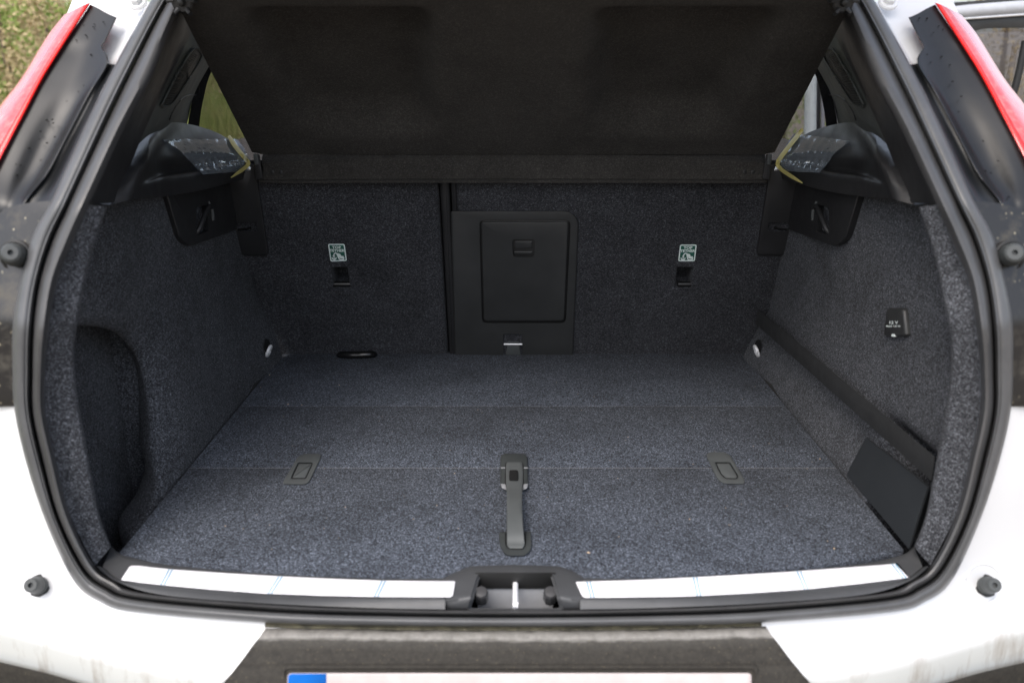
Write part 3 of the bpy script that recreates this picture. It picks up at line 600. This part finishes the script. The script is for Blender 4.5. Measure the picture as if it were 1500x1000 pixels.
# stickers over the anchors
for (P, cx, cy, k) in (([(480,357),(505,357),(508.5,382.5),(484,383.5)], 494, 370, .13), ([(996,358),(1021,358),(1018,383),(993,383)], 1007, 370.5, -.11)):
    s_ = plate('tether_sticker', rpoly(P, 3), lambda u, v, h: SP(u, v, h + .0004), .0006, .2, M['green'], car)
    Q = rpoly(P, 3, 4); i1 = inset(Q, .3); i2 = inset(Q, 1.9); n = len(Q)
    mk('border', [SP(u, v, .0016) for u, v in np.vstack((i1, i2))], grid_faces(2, n, 0, True), M['white_print'], s_, False)
    for tx_, yy, hh, fx in (('TOP', cy - 7.6, 4.0, 1.25), ('TETHER', cy - 3.0, 4.0, 1.12)):
        c_, f_ = text2d(tx_, hh, cx + k * (yy - cy), yy, fx, k, .03); mk('lettering', [SP(u, v, .0016) for u, v in c_], f_, M['white_print'], s_, False, fix=False)
    V, f = [], []
    def stroke(pts, w):
        pts = np.array(pts, float); pts = np.stack((cx + pts[:, 0] + k * pts[:, 1], cy + pts[:, 1]), 1)
        for a, b in zip(pts[:-1], pts[1:]):
            d = (b - a) / (np.linalg.norm(b - a) + 1e-9); n_ = np.array((-d[1], d[0])) * w; a2, b2 = a - d * w * .6, b + d * w * .6; q = len(V)
            V.extend([SP(*p, .0016) for p in (a2 + n_, b2 + n_, b2 - n_, a2 - n_)]); f.append((q, q + 1, q + 2, q + 3))
    stroke([(-5.6,3.5),(-5.6,9.5)], .65); stroke([(-8.6,7.4),(-7.6,9.6),(-5.6,10.4),(-3.6,9.6),(-2.6,7.4)], .75); stroke([(-7,5),(-4.2,5)], .5)
    stroke([(-5.6,3.5),(-4,1.2),(-2,.6),(-.8,2),(1.2,8.5),(2.6,10.2),(8,10.2)], .75); stroke([(.6,1.5),(3,7),(8.4,8)], 1.1); stroke([(3,2.2),(4.6,5.6),(8,6)], 1.0); stroke([(8,10.2),(9,7.5)], .6)
    mk('pictogram', V, f, M['white_print'], s_, False, fix=False)
# centre hatch of the right seat back
hx = [(660,309),(835,309),(848,322),(839,530),(667,530)]
hp_ = plate('hatch_surround', rpoly(hx, [4, 14, 14, 4, 4]), spx, .006, 2.5, M['hatch'], car, hb=.004, nb=3); tag(hp_, 'black plastic through-loading hatch')
lid = [(702,322),(836,322),(829,473),(706,473)]
cut(hp_, rpoly(lid, 8), spx, -.004, .02); plate('lid_gap', rpoly(lid, 8), spx, .0012, .3, M['black'], hp_)
cut(hp_, rpoly([(737,489),(765,489),(766,540),(738,540)], 2), spx, -.02, .02)
ld = plate('hatch_lid', inset(rpoly(lid, 8), 2.6), spx, .0062, 2.0, M['hatch'], hp_, back=-.003, hb=.004, nb=3)
cut(ld, rpoly([(750,350.5),(784,350.5),(782.5,376.5),(751.5,376.5)], 5), spx, -.0005, .02)
plate('lid_paddle', rpoly([(754,353),(780,353),(780,364),(754,364)], 2.5), spx, .0035, 1.2, M['hatch'], hp_, back=-.004)
plate('lid_paddle', rpoly([(753,368),(781,368),(780.5,373),(753.5,373)], 2), spx, .0035, 1, M['hatch'], hp_, back=-.004)
bk = empty('belt_bracket', (0, 0, 0), parent=car)
tube('bracket_bar', [SP(u, 504, .005) for u in np.linspace(738, 765, 6)], .0026, M['steel'], bk, 8)
plate('belt_web', [(744,500),(760,500),(764,530),(739,530)], spx, .006, .5, M['grip'], bk)
# side covers of the seat with their latch slot
for sd_ in (-1, 1):
    m_ = lambda u, v, h: SP(mirror(u, sd_), v, h)
    sc_ = plate('seat_side_cover', rpoly([(325,240),(374,240),(394.5,374.5),(330,374.5)], [4, 4, 8, 4]), m_, .010, 2.5, M['trim'], car, hb=.006, nb=3)
    cut(sc_, rpoly([(346,325.5),(376,325.5),(378,339),(348,339)], 3), m_, -.03, .02)
    tube('latch_pin', [m_(u, v, .0) for u, v in ((340,337), (362,335), (368,333))], .0026, M['darksteel'], sc_, 8)
tag(tube('seat_catch', crs([PY(497,522,.83), PY(501,520,.80), PY(522,520,.795), PY(544,519,.80), PY(549,521,.83)], 5), .0085, M['gloss'], car, 12))
SC_ = None

# ------------------------------------------------------------------ sill trim with latch recess
Al = [(163,800),(183,813),(250,827),(400,840),(550,846.5),(652,846)]; Bl = [(150,831),(180,850.5),(240,859),(385,871.5),(548,876.5),(652,877.5)]; Cl = [(141,829),(172,851.5),(240,871),(385,883),(548,890),(652,892)]
for sd_ in (-1, 1):
    a, b, c = (crs(q, 8) for q in (Al, Bl, Cl)); mr = lambda p: (mirror(p[0], sd_), p[1]); rows = []
    rows.append([PZ(*mr(p), -.03) for p in a]); rows.append([PZ(*mr(p), -.002) for p in a]); rows.append([PZ(*mr(p + (q - p) * .05), .004) for p, q in zip(a, b)])
    for w in (.2, .5, .8, .95): rows.append([PZ(*mr(p + (q - p) * w), .005) for p, q in zip(a, b)])
    rows.append([PZ(*mr(p), .0035) for p in b])
    B3 = [PZ(*mr(p), .0035) for p in b]; C3 = [PG(*mr(p), -.009) for p in c]
    for w in (.06, .3, .6, .9, 1): rows.append([(p + (q - p) * w) + np.array((0, 0, .0012 * math.sin(w * 3.14))) for p, q in zip(B3, C3)])
    gridobj('sill_trim', rows, M['sill'], car, ang=60)
hump = rpoly([(649,847),(661,840.5),(689,828.5),(740,827),(765,827),(820,828.5),(842,837),(857,847),(857,878),(857,892.6),(649,892.6),(649,878)], [3, 8, 8, 8, 8, 8, 8, 3, 3, 0, 0, 3]); hole = rpoly([(704,843),(806,843),(820,890),(690,890)], [5, 5, 1, 1])
def cmp_(u, v, h): return PZ(u, v, .0012 - max(0, v - 877) * .00105 + h)
cc = (755, 866); Hm, Qm = match(hump, cc, 150), match(hole, cc, 150)
L = [[cmp_(u, v, h) for u, v in S] for S, h in ((Hm, -.012), (Hm, .001), (inset(Hm, .8), .003), (Hm + (Qm - Hm) * .5, .004), (inset(Qm, -5), .0042), (inset(Qm, -3.5), .001), (inset(Qm, -.6), .0), (Qm, -.003), (Qm, -.05))]
ls = gridobj('latch_surround', [np.array(r) for r in L], M['sill'], car, ang=50, closed=True)
ym = PZ(755, 843, .004)[1] + .006
plate('striker_plate', rpoly([(700,857),(810,857),(810,925),(700,925)], 1), lambda u, v, h: PY(u, v, ym - h), .002, .5, M['zinc'], ls)
box('latch_well', (-.06, -.155, -.075), (.06, ym + .03, -.055), M['black'], ls, .002)
plate('latch_back', rpoly([(696,838),(814,838),(814,862),(696,862)], 1), lambda u, v, h: PY(u, v, ym - .0035 - h), .001, .3, M['black'], ls)
sb = [(PZ(755, 851, -.03)), PZ(755, 851, -.012), PZ(755, 853, -.009), PZ(755, 870, -.008), PZ(755, 886, -.009), PZ(755, 889, -.011), PZ(755, 890, -.016)]
tube('striker', poly(sb, 24), .0034, M['striker'], ls, 12)
for u in (705, 806):
    q = PZ(u, 872, -.010)
    lathe('rubber_buffer', [(.004, -.014), (.0072, -.012), (.0086, -.008), (.0088, .007), (.0075, .010), (.004, .0105)], q, (0, -.45, .9), M['buffer'], ls, 8, ang=20)

# ------------------------------------------------------------------ protective film on the sill, one piece per side
for sd_, lab in ((-1, 'long white protective film on the sill left of the latch'), (1, 'long white protective film on the sill right of the latch')):
    if sd_ < 0: tp = [(190,828.5),(205,828),(254,833.5),(403,843),(555,849.5),(667,850.5)]; bt = [(177,849),(190,850.5),(240,856.5),(385,868.5),(548,873.5),(663,874)]; bl_ = [(238,250),(395,411),(551,562)]
    else: tp = [(1312,824.5),(1300,826),(1152,837),(1020,844.5),(940,848.5),(843,851.5)]; bt = [(1331,844.5),(1320,847),(1183,862.5),(1029,872),(945,874),(854,875)]; bl_ = [(1024,1018),(1181,1170),(1325,1309),(868,862)]
    a, b = crs(tp, 8), crs(bt, 8); m_ = lambda p: PZ(p[0], p[1], .0068)
    outl = rpoly(np.vstack((a[::4], b[::-4])), [5] + [0] * (len(a[::4]) - 2) + [2, 5] + [0] * (len(b[::-4]) - 2) + [4])
    fm = plate('protective_film', outl, lambda u, v, h: PZ(u, v, .0056 + h), .0009, .5, M['film'], None); tag(fm, lab, 'film')
    fm.name = 'protective_film'
    def yon(cv, x): o_ = np.argsort(cv[:, 0]); return np.interp(x, cv[o_, 0], cv[o_, 1])
    V, f = [], []
    for xb, xt in bl_:
        for d in (-2.4, 2.4):
            q = len(V); V += [PZ(xb + d - .9, yon(b, xb) - .3, .0070), PZ(xb + d + .9, yon(b, xb) - .3, .0070), PZ(xt + d + .9, yon(a, xt) + .3, .0070), PZ(xt + d - .9, yon(a, xt) + .3, .0070)]; f.append((q, q + 1, q + 2, q + 3))
    for i in range(0, len(f)): pl_ = mk('printed_line', V[i * 4:i * 4 + 4], [(0, 1, 2, 3)], M['print_blue'], fm, False, fix=False)
# protective film with tape on the two ledges
for sd_, lab in ((-1, 'clear crinkled film held by yellow tape on the left shelf ledge'), (1, 'clear crinkled film held by yellow tape on the right shelf ledge')):
    pt = walls['ledge', sd_]; nrm = np.array((-sd_ * .5, -.5, .7)); nrm /= np.linalg.norm(nrm)
    if sd_ < 0: lc = [(236,208),(262,223),(275,237),(296,258.5)]; rc = [(347,207),(359,224),(366,239),(366,252)]; tpth = [(333,205),(343,221),(357,238),(361,246),(353,254),(336,266)]
    else: lc = [(1246,210),(1222,229),(1216,239),(1201,256)]; rc = [(1163,199),(1150,221),(1140,239),(1135,252)]; tpth = [(1178,195),(1160,218),(1143,241),(1144,251),(1160,263),(1178,274)]
    a, b = crs(lc, 6), crs(rc, 6); rows = []
    for i, w in enumerate(np.linspace(0, 1, 26)):
        r = []
        for j, (p, q) in enumerate(zip(a, b)):
            e = p + (q - p) * w; n_ = .0045 + 0.0004 * math.sin(w * 9 + j * .35) * math.cos(j * .3 + w * 5) + .003 * max(0, 1 - j / 7) * (abs(math.sin(w * 25 + j * .4)) ** 3) * (.3 + .7 * sst(.15, .3, w)); r.append(pt.at(e[0], e[1]) + nrm * n_)
        rows.append(r)
    fm = shell('protective_film', rows, nrm * .0003, M['clear_film'], None); tag(fm, lab, 'film')
    tc = crs(tpth, 5); wd = 3.3; rows = []
    d = np.gradient(tc, axis=0); d /= np.linalg.norm(d, axis=1)[:, None]; nv_ = np.stack((-d[:, 1], d[:, 0]), 1)
    wv = np.interp(np.linspace(0, 1, len(tc)), [0, .1, .85, 1], [2.0, wd, wd * .8, .8])
    for s in (-1, 0, 1): rows.append([pt.at(*(p + n_ * s * w)) + nrm * (.0105 + (.001 if s == 0 else 0)) for p, n_, w in zip(tc, nv_, wv)])
    shell('tape', rows, nrm * .0004, M['tape'], fm)

# ------------------------------------------------------------------ loose boot floor panel: three folding sections, two latches, a pull strap
fl = empty('boot_floor_panel', (0, .4, FZ - .02), 'folding dark carpeted floor panel lying in the boot', 'floor panel')
fr_edge = crs([(183,812),(250,826),(400,839),(550,845.5),(640,845.5),(672,838),(700,828.5),(760,827),(820,828.5),(846,839),(870,846),(1000,842),(1200,828),(1331,804)], 6)
E = np.array([PZ(p[0], p[1], 0)[:2] for p in fr_edge]); Y2 = PZ(751, 684.5, 0)[1]; Y1 = PZ(751, 594.5, 0)[1]; YB = SEAT0 + .02; HW = .5145
E[0, 0] = -HW; E[-1, 0] = HW
wmp = lambda u, v, h: np.array((u, v, -.012 + h))
secs = [np.vstack((E, [(HW, Y2 - .0008), (-HW, Y2 - .0008)])), np.array([(-HW, Y2 + .0008), (HW, Y2 + .0008), (HW, Y1 - .0007), (-HW, Y1 - .0007)]), np.array([(-HW, Y1 + .0007), (HW, Y1 + .0007), (HW, YB), (-HW, YB)])]
for P in secs: plate('carpet_section', P, wmp, .012, .0012, M['carpet_floor'], fl, back=-.012, hb=.0015, nb=2)
M['seam_light'] = simple('seam_highlight', (.2, .2, .21), .9)  # light caught on the fold creases, painted as pale grey strips
for y_ in (Y1, Y2): plate('fold_highlight', [(-HW, y_ - .0011), (HW, y_ - .0011), (HW, y_ + .0011), (-HW, y_ + .0011)], wmp, .0112, .0002, M['seam_light'], fl, back=-.01)
def fmp(u, v, h): return PZ(u, v, h)
for Po, Pi, c in (([(414,707),(436,669),(446,664),(469,664),(471,669),(453,706),(447,709.5),(415,709.5)], [(426,701),(437,677.5),(459,677.5),(448,701)], (442,688)),
                  ([(1033.5,666),(1040,661.5),(1062,662),(1069,666),(1092,704),(1090,709),(1060,708.7),(1051,702)], [(1047,677),(1069,677),(1082,698),(1079,701.5),(1063,701),(1056,695)], (1063,688))):
    la = empty('floor_latch', (0, 0, 0), parent=fl); a, b = match(rpoly(Po, 4), c, 64), match(rpoly(Pi, 2), c, 64)
    ringplate('latch_frame', a, b, fmp, .0026, .0, .9, M['grip'], la); plate('latch_recess', b, fmp, .0006, .2, M['black'], la)
    plate('latch_tab', inset(b, 1.3), fmp, .0021, 1.0, M['grip'], la, back=-.004)
ph = empty('pull_handle', (0, 0, 0), parent=fl)
plate('handle_mount', rpoly([(733,668),(738,664),(768,664),(773,669),(774,713),(765,718),(742,718),(733,713)], [3, 4, 4, 3, 3, 3, 3, 3]), fmp, .0065, 2.2, M['mount'], ph, hb=.004, nb=2)
a, b = match(rpoly([(731,779),(732,799),(741,814),(770,814),(779,803),(778,778)], [1, 6, 8, 8, 6, 1]), (755,792), 72), match(rpoly([(741,778.6),(741,798.6),(746,804),(766.5,804),(770,798),(769,777.8)], [.5, 3, 3, 3, 3, .5]), (755,792), 72)
ringplate('handle_socket', a, b, fmp, .004, .0, .8, M['mount'], ph); plate('socket_recess', b, fmp, .0006, .2, M['black'], ph)
plate('mount_slot', rpoly([(739.6,677),(767,677),(767.6,713),(739,713)], 3), fmp, .0069, .3, M['black'], ph, back=.005)
for q in ([(733.2,708),(740.5,708.5),(742.5,718.5),(735,714.5)], [(774,708),(767,708.5),(765,718.5),(772.5,714.5)]): plate('chamfer_glint', rpoly(q, .8), fmp, .0076, .6, M['zinc'], ph)  # bright metal tone stands in for light reflected off the chamfer faces
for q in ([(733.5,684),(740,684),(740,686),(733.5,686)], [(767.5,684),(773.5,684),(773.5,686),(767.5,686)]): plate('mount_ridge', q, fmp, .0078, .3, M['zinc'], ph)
rows = []
for y, x0, x1, h in ((676.5,744,763,.0075),(680,741.2,765.5,.0085),(700,741,766,.010),(714,741.5,765.5,.013),(722,742.5,765,.017),(740,742.5,765,.021),(760,742.3,766,.021),(780,742.2,767.5,.015),(794,742.2,768.8,.008),(799,743,768.5,.0065),(802.5,746.5,766,.005)):
    rows.append([PZ(x0, y, h - .004), PZ(x0, y, h - .0012), PZ(x0 + 1.2, y, h), PZ(x0 + 6, y, h), PZ((x0 + x1) / 2, y, h), PZ(x1 - 6, y, h), PZ(x1 - 1.2, y, h), PZ(x1, y, h - .0012), PZ(x1, y, h - .004)])
R_ = np.array(rows); R2 = np.array([crs(R_[:, j], 4) for j in range(R_.shape[1])]).transpose(1, 0, 2)
shell('pull_strap', R2, (0, 0, -.0006), M['grip'], ph)
plate('handle_button', rpoly([(746,688),(759,688),(759.5,704),(745.5,704)], 3), fmp, .0125, 1.0, M['black'], ph, back=.008)

# ------------------------------------------------------------------ elastic strap over the right side pocket
A0, A1 = PXp(1112,466,.528), PXp(1372,692,.546); rows = []
for t in np.linspace(-.01, .985, 20):
    rows.append([PXp(1112 + 260 * t, 455 + 217 * t, .519 + .016 * t), PXp(1111 + 259 * t, 465.5 + 224 * t, .5175 + .016 * t), PXp(1109 + 259 * t, 476 + 231 * t, .519 + .016 * t)])
es = shell('elastic_strap', refine(np.array(rows), 3, 1), (.0015, .0005, 0), M['strap'], None); tag(es, 'flat black elastic strap stretched across the right side pocket', 'strap')

# ------------------------------------------------------------------ parcel shelf, lifted
ps = empty('parcel_shelf', (0, .5, FZ + .45), 'dark felt parcel shelf tilted up above the boot, seen from below', 'parcel shelf')
n0 = np.array((0, .24, .41)); n0 /= np.linalg.norm(n0); rows = []
for b in np.linspace(0, 1.32, 70):
    y = 226 - 226 * b; r = []
    for a in np.linspace(0, 1, 110):
        x = (369 - 115 * b) * (1 - a) + (1135 + 117 * b) * a; P = PY(x, y, .645 - .41 * b)
        dl = min(x, 2 * CX - x); el = np.interp(y, [-80, 20, 187], [298, 348, 431])
        er = 645; mk_ = sst(el - 5, el + 42, dl) * (1 - sst(er - 48, er + 8, dl)) * (1 - sst(168, 205, y)) * sst(10, 46, y)
        up = sst(-60, -25, -abs(y + 40)) * 0
        edge = -.004 * (1 - sst(0, .02, min(a, 1 - a)))
        r.append(P + n0 * (.045 * mk_ + .004 * sst(70, 0, y) * sst(el - 60, el + 30, dl) + edge * -1))
    rows.append(r)
shell('shelf_board', rows, n0 * .012, M['shelf'], ps)
rows = []
tpc = crs([(384,241),(400,236),(560,230),(751,227.5),(945,230),(1105,236),(1120,241)], 6); btc = crs([(385,262),(393,268),(560,268),(751,268),(945,268),(1110,268),(1118,262)], 6)
for w, d in ((-.5, .03), (-.2, .012), (0, 0), (.08, -.003), (.5, -.003), (.84, -.003), (.88, .0), (.91, -.003), (1, -.002)): rows.append([PY(*(p + (q - p) * w), .648 + d) for p, q in zip(tpc, btc)])
shell('shelf_flap', rows, (0, .012, 0), M['shelf'], ps)
for sd_ in (-1, 1):
    m_ = lambda u, v, h: PY(mirror(u, sd_), v, .632 - h)
    hb_ = plate('hinge_bracket', rpoly([(371,226),(380,226),(386,262),(374,264)], 2), m_, .006, 1, M['trim'], ps, back=-.02)
    plate('bracket_tab', rpoly([(371,226),(377,225),(379,241),(373,242)], 1), m_, .011, .8, M['grip'], hb_, back=.0)
    for u in (399, 411): lathe('rivet', [(.004, -.001), (.004, .0006), (.002, .0015)], PY(mirror(u, sd_), 252, .6455), (0, -1, 0), M['black'], ps, 10)
    q = PY(mirror(268, sd_), 2, .232)
    lathe('cord_hook', [(.006, .0), (.014, .002), (.0145, .005), (.012, .007), (.006, .0065), (.004, .012), (.002, .013)], q, (0, -.75, -.2), M['black'], ps, 12)
    for k in range(6):
        w = k * math.pi / 3; e1 = np.array((math.cos(w), 0, math.sin(w))); tube('hook_petal', [q + e1 * .011 + np.array((0, -.006, 0)), q + e1 * .017 + np.array((0, -.008, 0)), q + e1 * .019 + np.array((0, -.002, 0))], .0028, M['trim'], ps, 6)

# ------------------------------------------------------------------ roof, tailgate, cabin shell, open side door
rf = [[(-.50, .62, 1.0), (-.3, .60, 1.03), (0, .60, 1.04), (.3, .60, 1.03), (.5, .62, 1.0)], [(-.60, 1.5, 1.03), (-.3, 1.5, 1.08), (0, 1.5, 1.09), (.3, 1.5, 1.08), (.6, 1.5, 1.03)], [(-.60, 2.4, 1.0), (-.3, 2.4, 1.05), (0, 2.4, 1.06), (.3, 2.4, 1.05), (.6, 2.4, 1.0)]]
shell('roof', refine(np.array(rf), 5, 4), (0, 0, -.03), M['paint'], car)
tg = [[(-.50, .58, 1.0), (0, .56, 1.04), (.5, .58, 1.0)], [(-.56, .2, 1.22), (0, .16, 1.26), (.56, .2, 1.22)], [(-.58, -.25, 1.38), (0, -.3, 1.42), (.58, -.25, 1.38)]]
shell('tailgate', refine(np.array(tg), 5, 5), (0, .01, -.06), M['paint'], car)
for sd_ in (-1, 1):
    x = sd_ * .62; shell('roof_side_rail', [[(x * .82, .45, .86), (x * .96, 1.2, .88), (x * .98, 2.4, .86)], [(x * .80, .62, 1.0), (x * .95, 1.3, 1.02), (x * .96, 2.4, 1.0)]], (sd_ * -.03, 0, 0), M['headliner'], car)
box('front_seats', (-.5, 1.75, -.3), (.5, 2.0, .55), M['black'], car, .05)
dr = empty('open_side_door', (0, 0, 0), parent=car)
D0 = 2.05
def dmp(u, v, h): q = PY(u, v, D0); q = q.copy(); q[1] = D0 - h + (q[0] - 1.0) * -.12; return q
tube('door_top_rail', [PY(u, v, D0 - .02) for u, v in ((1330,30),(1380,21.5),(1420,17),(1470,13),(1540,8))], .022, M['zinc'], dr, 14)
tube('door_seal', [PY(u, v, D0 - .01) for u, v in ((1330,20),(1380,11),(1420,8.5),(1470,4),(1540,0))], .014, M['black'], dr, 10)
tube('chrome_line', [PY(u, v, D0 - .03) for u, v in ((1330,36),(1400,28.5),(1450,25),(1500,21.5),(1540,19))], .0045, M['steel'], dr, 8)
box('door_panel', (.92, D0, -.45), (1.9, D0 + .05, .28), M['black'], dr, .02)
fo = [(1330,32),(1560,16),(1560,320),(1330,320)]; fi = [(1420,46),(1434,42),(1560,41),(1560,290),(1345,290)]
a, b = match(rpoly(fo, 2), (1450,150), 80), match(rpoly([(1395,60),(1436,42),(1560,40),(1552,290),(1350,290)], [12, 14, 4, 4, 4]), (1450,150), 80)
ringplate('door_frame', a, b, lambda u, v, h: PY(u, v, D0 - h), .02, .03, 1.5, M['hatch'], dr)
plate('door_window', rpoly([(1340,36),(1556,34),(1556,300),(1340,300)], 6), lambda u, v, h: PY(u, v, D0 + .02 - h), .004, 1, M['glass'], dr)
tube('window_divider', [PY(u, v, D0 - .015) for u, v in ((1502,60),(1494,100),(1484,140),(1476,180))], .012, M['black'], dr, 8)
for u, w, m_ in ((1186, .020, 'white_print'), (1196, .010, 'black'), (1204, .007, 'zinc'), (1222, .026, 'hatch')):
    a = PY(u, 300, D0 - .1); b = PY(u + 2, 30, D0 - .1); tube('door_edge', [a, b], w, M[m_], dr, 12)

# ------------------------------------------------------------------ crumbs on the carpet
V, f = [], []
def crumb(p, s):
    k = len(V); a = random.random() * 6.28; ca, sa = math.cos(a), math.sin(a)
    for x, y, z in ((-1, -.5, 0), (1, -.5, 0), (1, .5, 0), (-1, .5, 0), (0, 0, .9)): V.append(p + np.array(((x * ca - y * sa) * s, (x * sa + y * ca) * s, z * s)))
    f.extend([(k, k + 1, k + 4), (k + 1, k + 2, k + 4), (k + 2, k + 3, k + 4), (k + 3, k, k + 4)])
for px, py, s in ((395,549,.0022),(422,592,.002),(442,593,.0013),(382,567,.0013),(497,564,.0013),(415,610,.001),(666,693,.0014),(1222,803,.0016),(1212,792,.001),(862,809,.002),(1201,672,.0014),(560,610,.0008),(920,640,.001),(640,740,.001),(1010,760,.0012),(330,770,.0012),(815,560,.001),(1040,560,.001),(905,700,.0009),(700,600,.0009)):
    crumb(PZ(px, py, .0008), s)
for _ in range(70): crumb(np.array((random.uniform(-.5, .5), random.uniform(0, .78), .0006)), random.uniform(.0004, .0009))
tag(mk('crumbs', V, f, M['crumb'], None), 'scattered pale crumbs on the carpeted boot floor', 'crumbs', kind='stuff')

# ------------------------------------------------------------------ ground, grass, bushes
def ground_mat():
    m, t, b = mat('soil'); c = ramp(t, noise(t, 6, 6, .7), [(.3, (.16, .13, .10)), (.55, (.26, .22, .17)), (.75, (.36, .32, .26))]); t.links.new(c, b.inputs['Base Color']); b.inputs['Roughness'].default_value = 1; bump(t, b, noise(t, 30, 5, .7), .6, .03); return m
def gh(x, y): return 1.9 * sst(2.6, 9, -x) + 2.0 * sst(9, 30, np.abs(x)) + 1.2 * sst(6, 30, y) + .5 * sst(3, 8, x)
xs = np.concatenate((np.linspace(-250, -30, 12), np.linspace(-28, 28, 60), np.linspace(30, 250, 12))); A = np.array([[(x, y, float(gh(x, y)) - FZ) for x in xs] for y in xs])
tag(gridobj('ground', A, ground_mat(), None), kind='structure')
def leafmat(name, c0, c1):
    m, t, b = mat(name); oi = nn(t, 'ShaderNodeTexCoord').outputs['Object']; c = ramp(t, noise(t, 2.3, 5, .75, oi), [(.32, c0), (.68, c1)]); t.links.new(c, b.inputs['Base Color']); b.inputs['Roughness'].default_value = .7
    return m
N = 120000; gx = rng.uniform(-16, -2.2, N); gy = rng.uniform(-1, 16, N); clump = (np.sin(gx * 2.1 + 3 * np.sin(gy * .7)) + np.sin(gy * 1.7 + gx)) * .5
hgt = rng.uniform(.25, .7, N) * (1 + .5 * clump); an = rng.uniform(0, 6.28, N); lean = rng.uniform(-.25, .25, (N, 2)); w = .012
b0 = np.stack((gx, gy, gh(gx, gy) - FZ - .02), 1); dx = np.stack((np.cos(an) * w, np.sin(an) * w, 0 * an), 1); tp_ = b0 + np.stack((lean[:, 0] * hgt, lean[:, 1] * hgt, hgt), 1)
V = np.stack((b0 - dx, b0 + dx, tp_), 1).reshape(-1, 3); fcs = np.arange(3 * N).reshape(-1, 3)
tag(mk('grass', V, fcs.tolist(), leafmat('grass_blades', (.5, .42, .18), (.2, .34, .05)), None, False, fix=False), 'tall yellow green grass on the bank beside the car', 'grass', kind='stuff')
LM = [leafmat('bush_leaf', (.12, .19, .03), (.3, .40, .08)), leafmat('dry_leaf', (.36, .27, .14), (.5, .4, .22))]
trunk_m = simple('bark', (.12, .085, .06), .9)
def bush(x, y, h, wd, mi, label, name='bush'):
    z0 = float(gh(x, y)) - FZ; t = empty(name, (x, y, z0 + FZ), label, 'bush' if name == 'bush' else 'tree')
    tube('trunk', [(x, y, z0 - .05), (x + .03, y, z0 + h * .3), (x - .02, y + .03, z0 + h * .8)], [.05, .035, .012], trunk_m, t, 8)
    n = 5000; c = rng.normal(0, 1, (n, 3)); c /= np.linalg.norm(c, axis=1)[:, None]; rad = rng.uniform(.25, 1, n) ** .5 * (1 + .3 * np.sin(c[:, 0] * 5 + c[:, 2] * 7) + .15 * rng.normal(0, 1, n))
    p = np.array((x, y, z0 + h * .55)) + c * rad[:, None] * np.array((wd, wd, h * .5)); s = rng.uniform(.015, .035, n); a = rng.normal(0, 1, (n, 3)); a /= np.linalg.norm(a, axis=1)[:, None]; b = rng.normal(0, 1, (n, 3)); b /= np.linalg.norm(b, axis=1)[:, None]
    V = np.stack((p - a * s[:, None], p + b * s[:, None] * .5, p + a * s[:, None], p - b * s[:, None] * .5), 1).reshape(-1, 3)
    mk('crown', V, np.arange(4 * n).reshape(-1, 4).tolist(), LM[mi], t, False, fix=False)
for x, y, h, wd, mi, lab in ((-4.75, 7.4, 2.3, .8, 0, 'low green bush nearest to the left tail lamp'), (-4.05, 6.9, 1.9, .5, 1, 'dry tan bush on the bank left of the car'), (-7.6, 9.9, 2.6, 1.1, 1, 'tall dry bush behind the grassy bank'),
      (-5.0, 9.5, 2.2, .9, 0, 'green bush seen over the left tail lamp'), (-4.4, 11.5, 3.0, 1.2, 1, 'wide dry thicket seen through the left quarter window'), (-6.6, 12.8, 3.6, 1.5, 0, 'tall green tree far back on the bank'), (2.9, 8.5, 2.4, 1.2, 0, 'green bush behind the open side door'), (4.9, 8.0, 2.6, 1.2, 1, 'dry bush ahead of the car on the right')):
    bush(x, y, h, wd, mi, lab, 'tree' if h > 3 else 'bush')
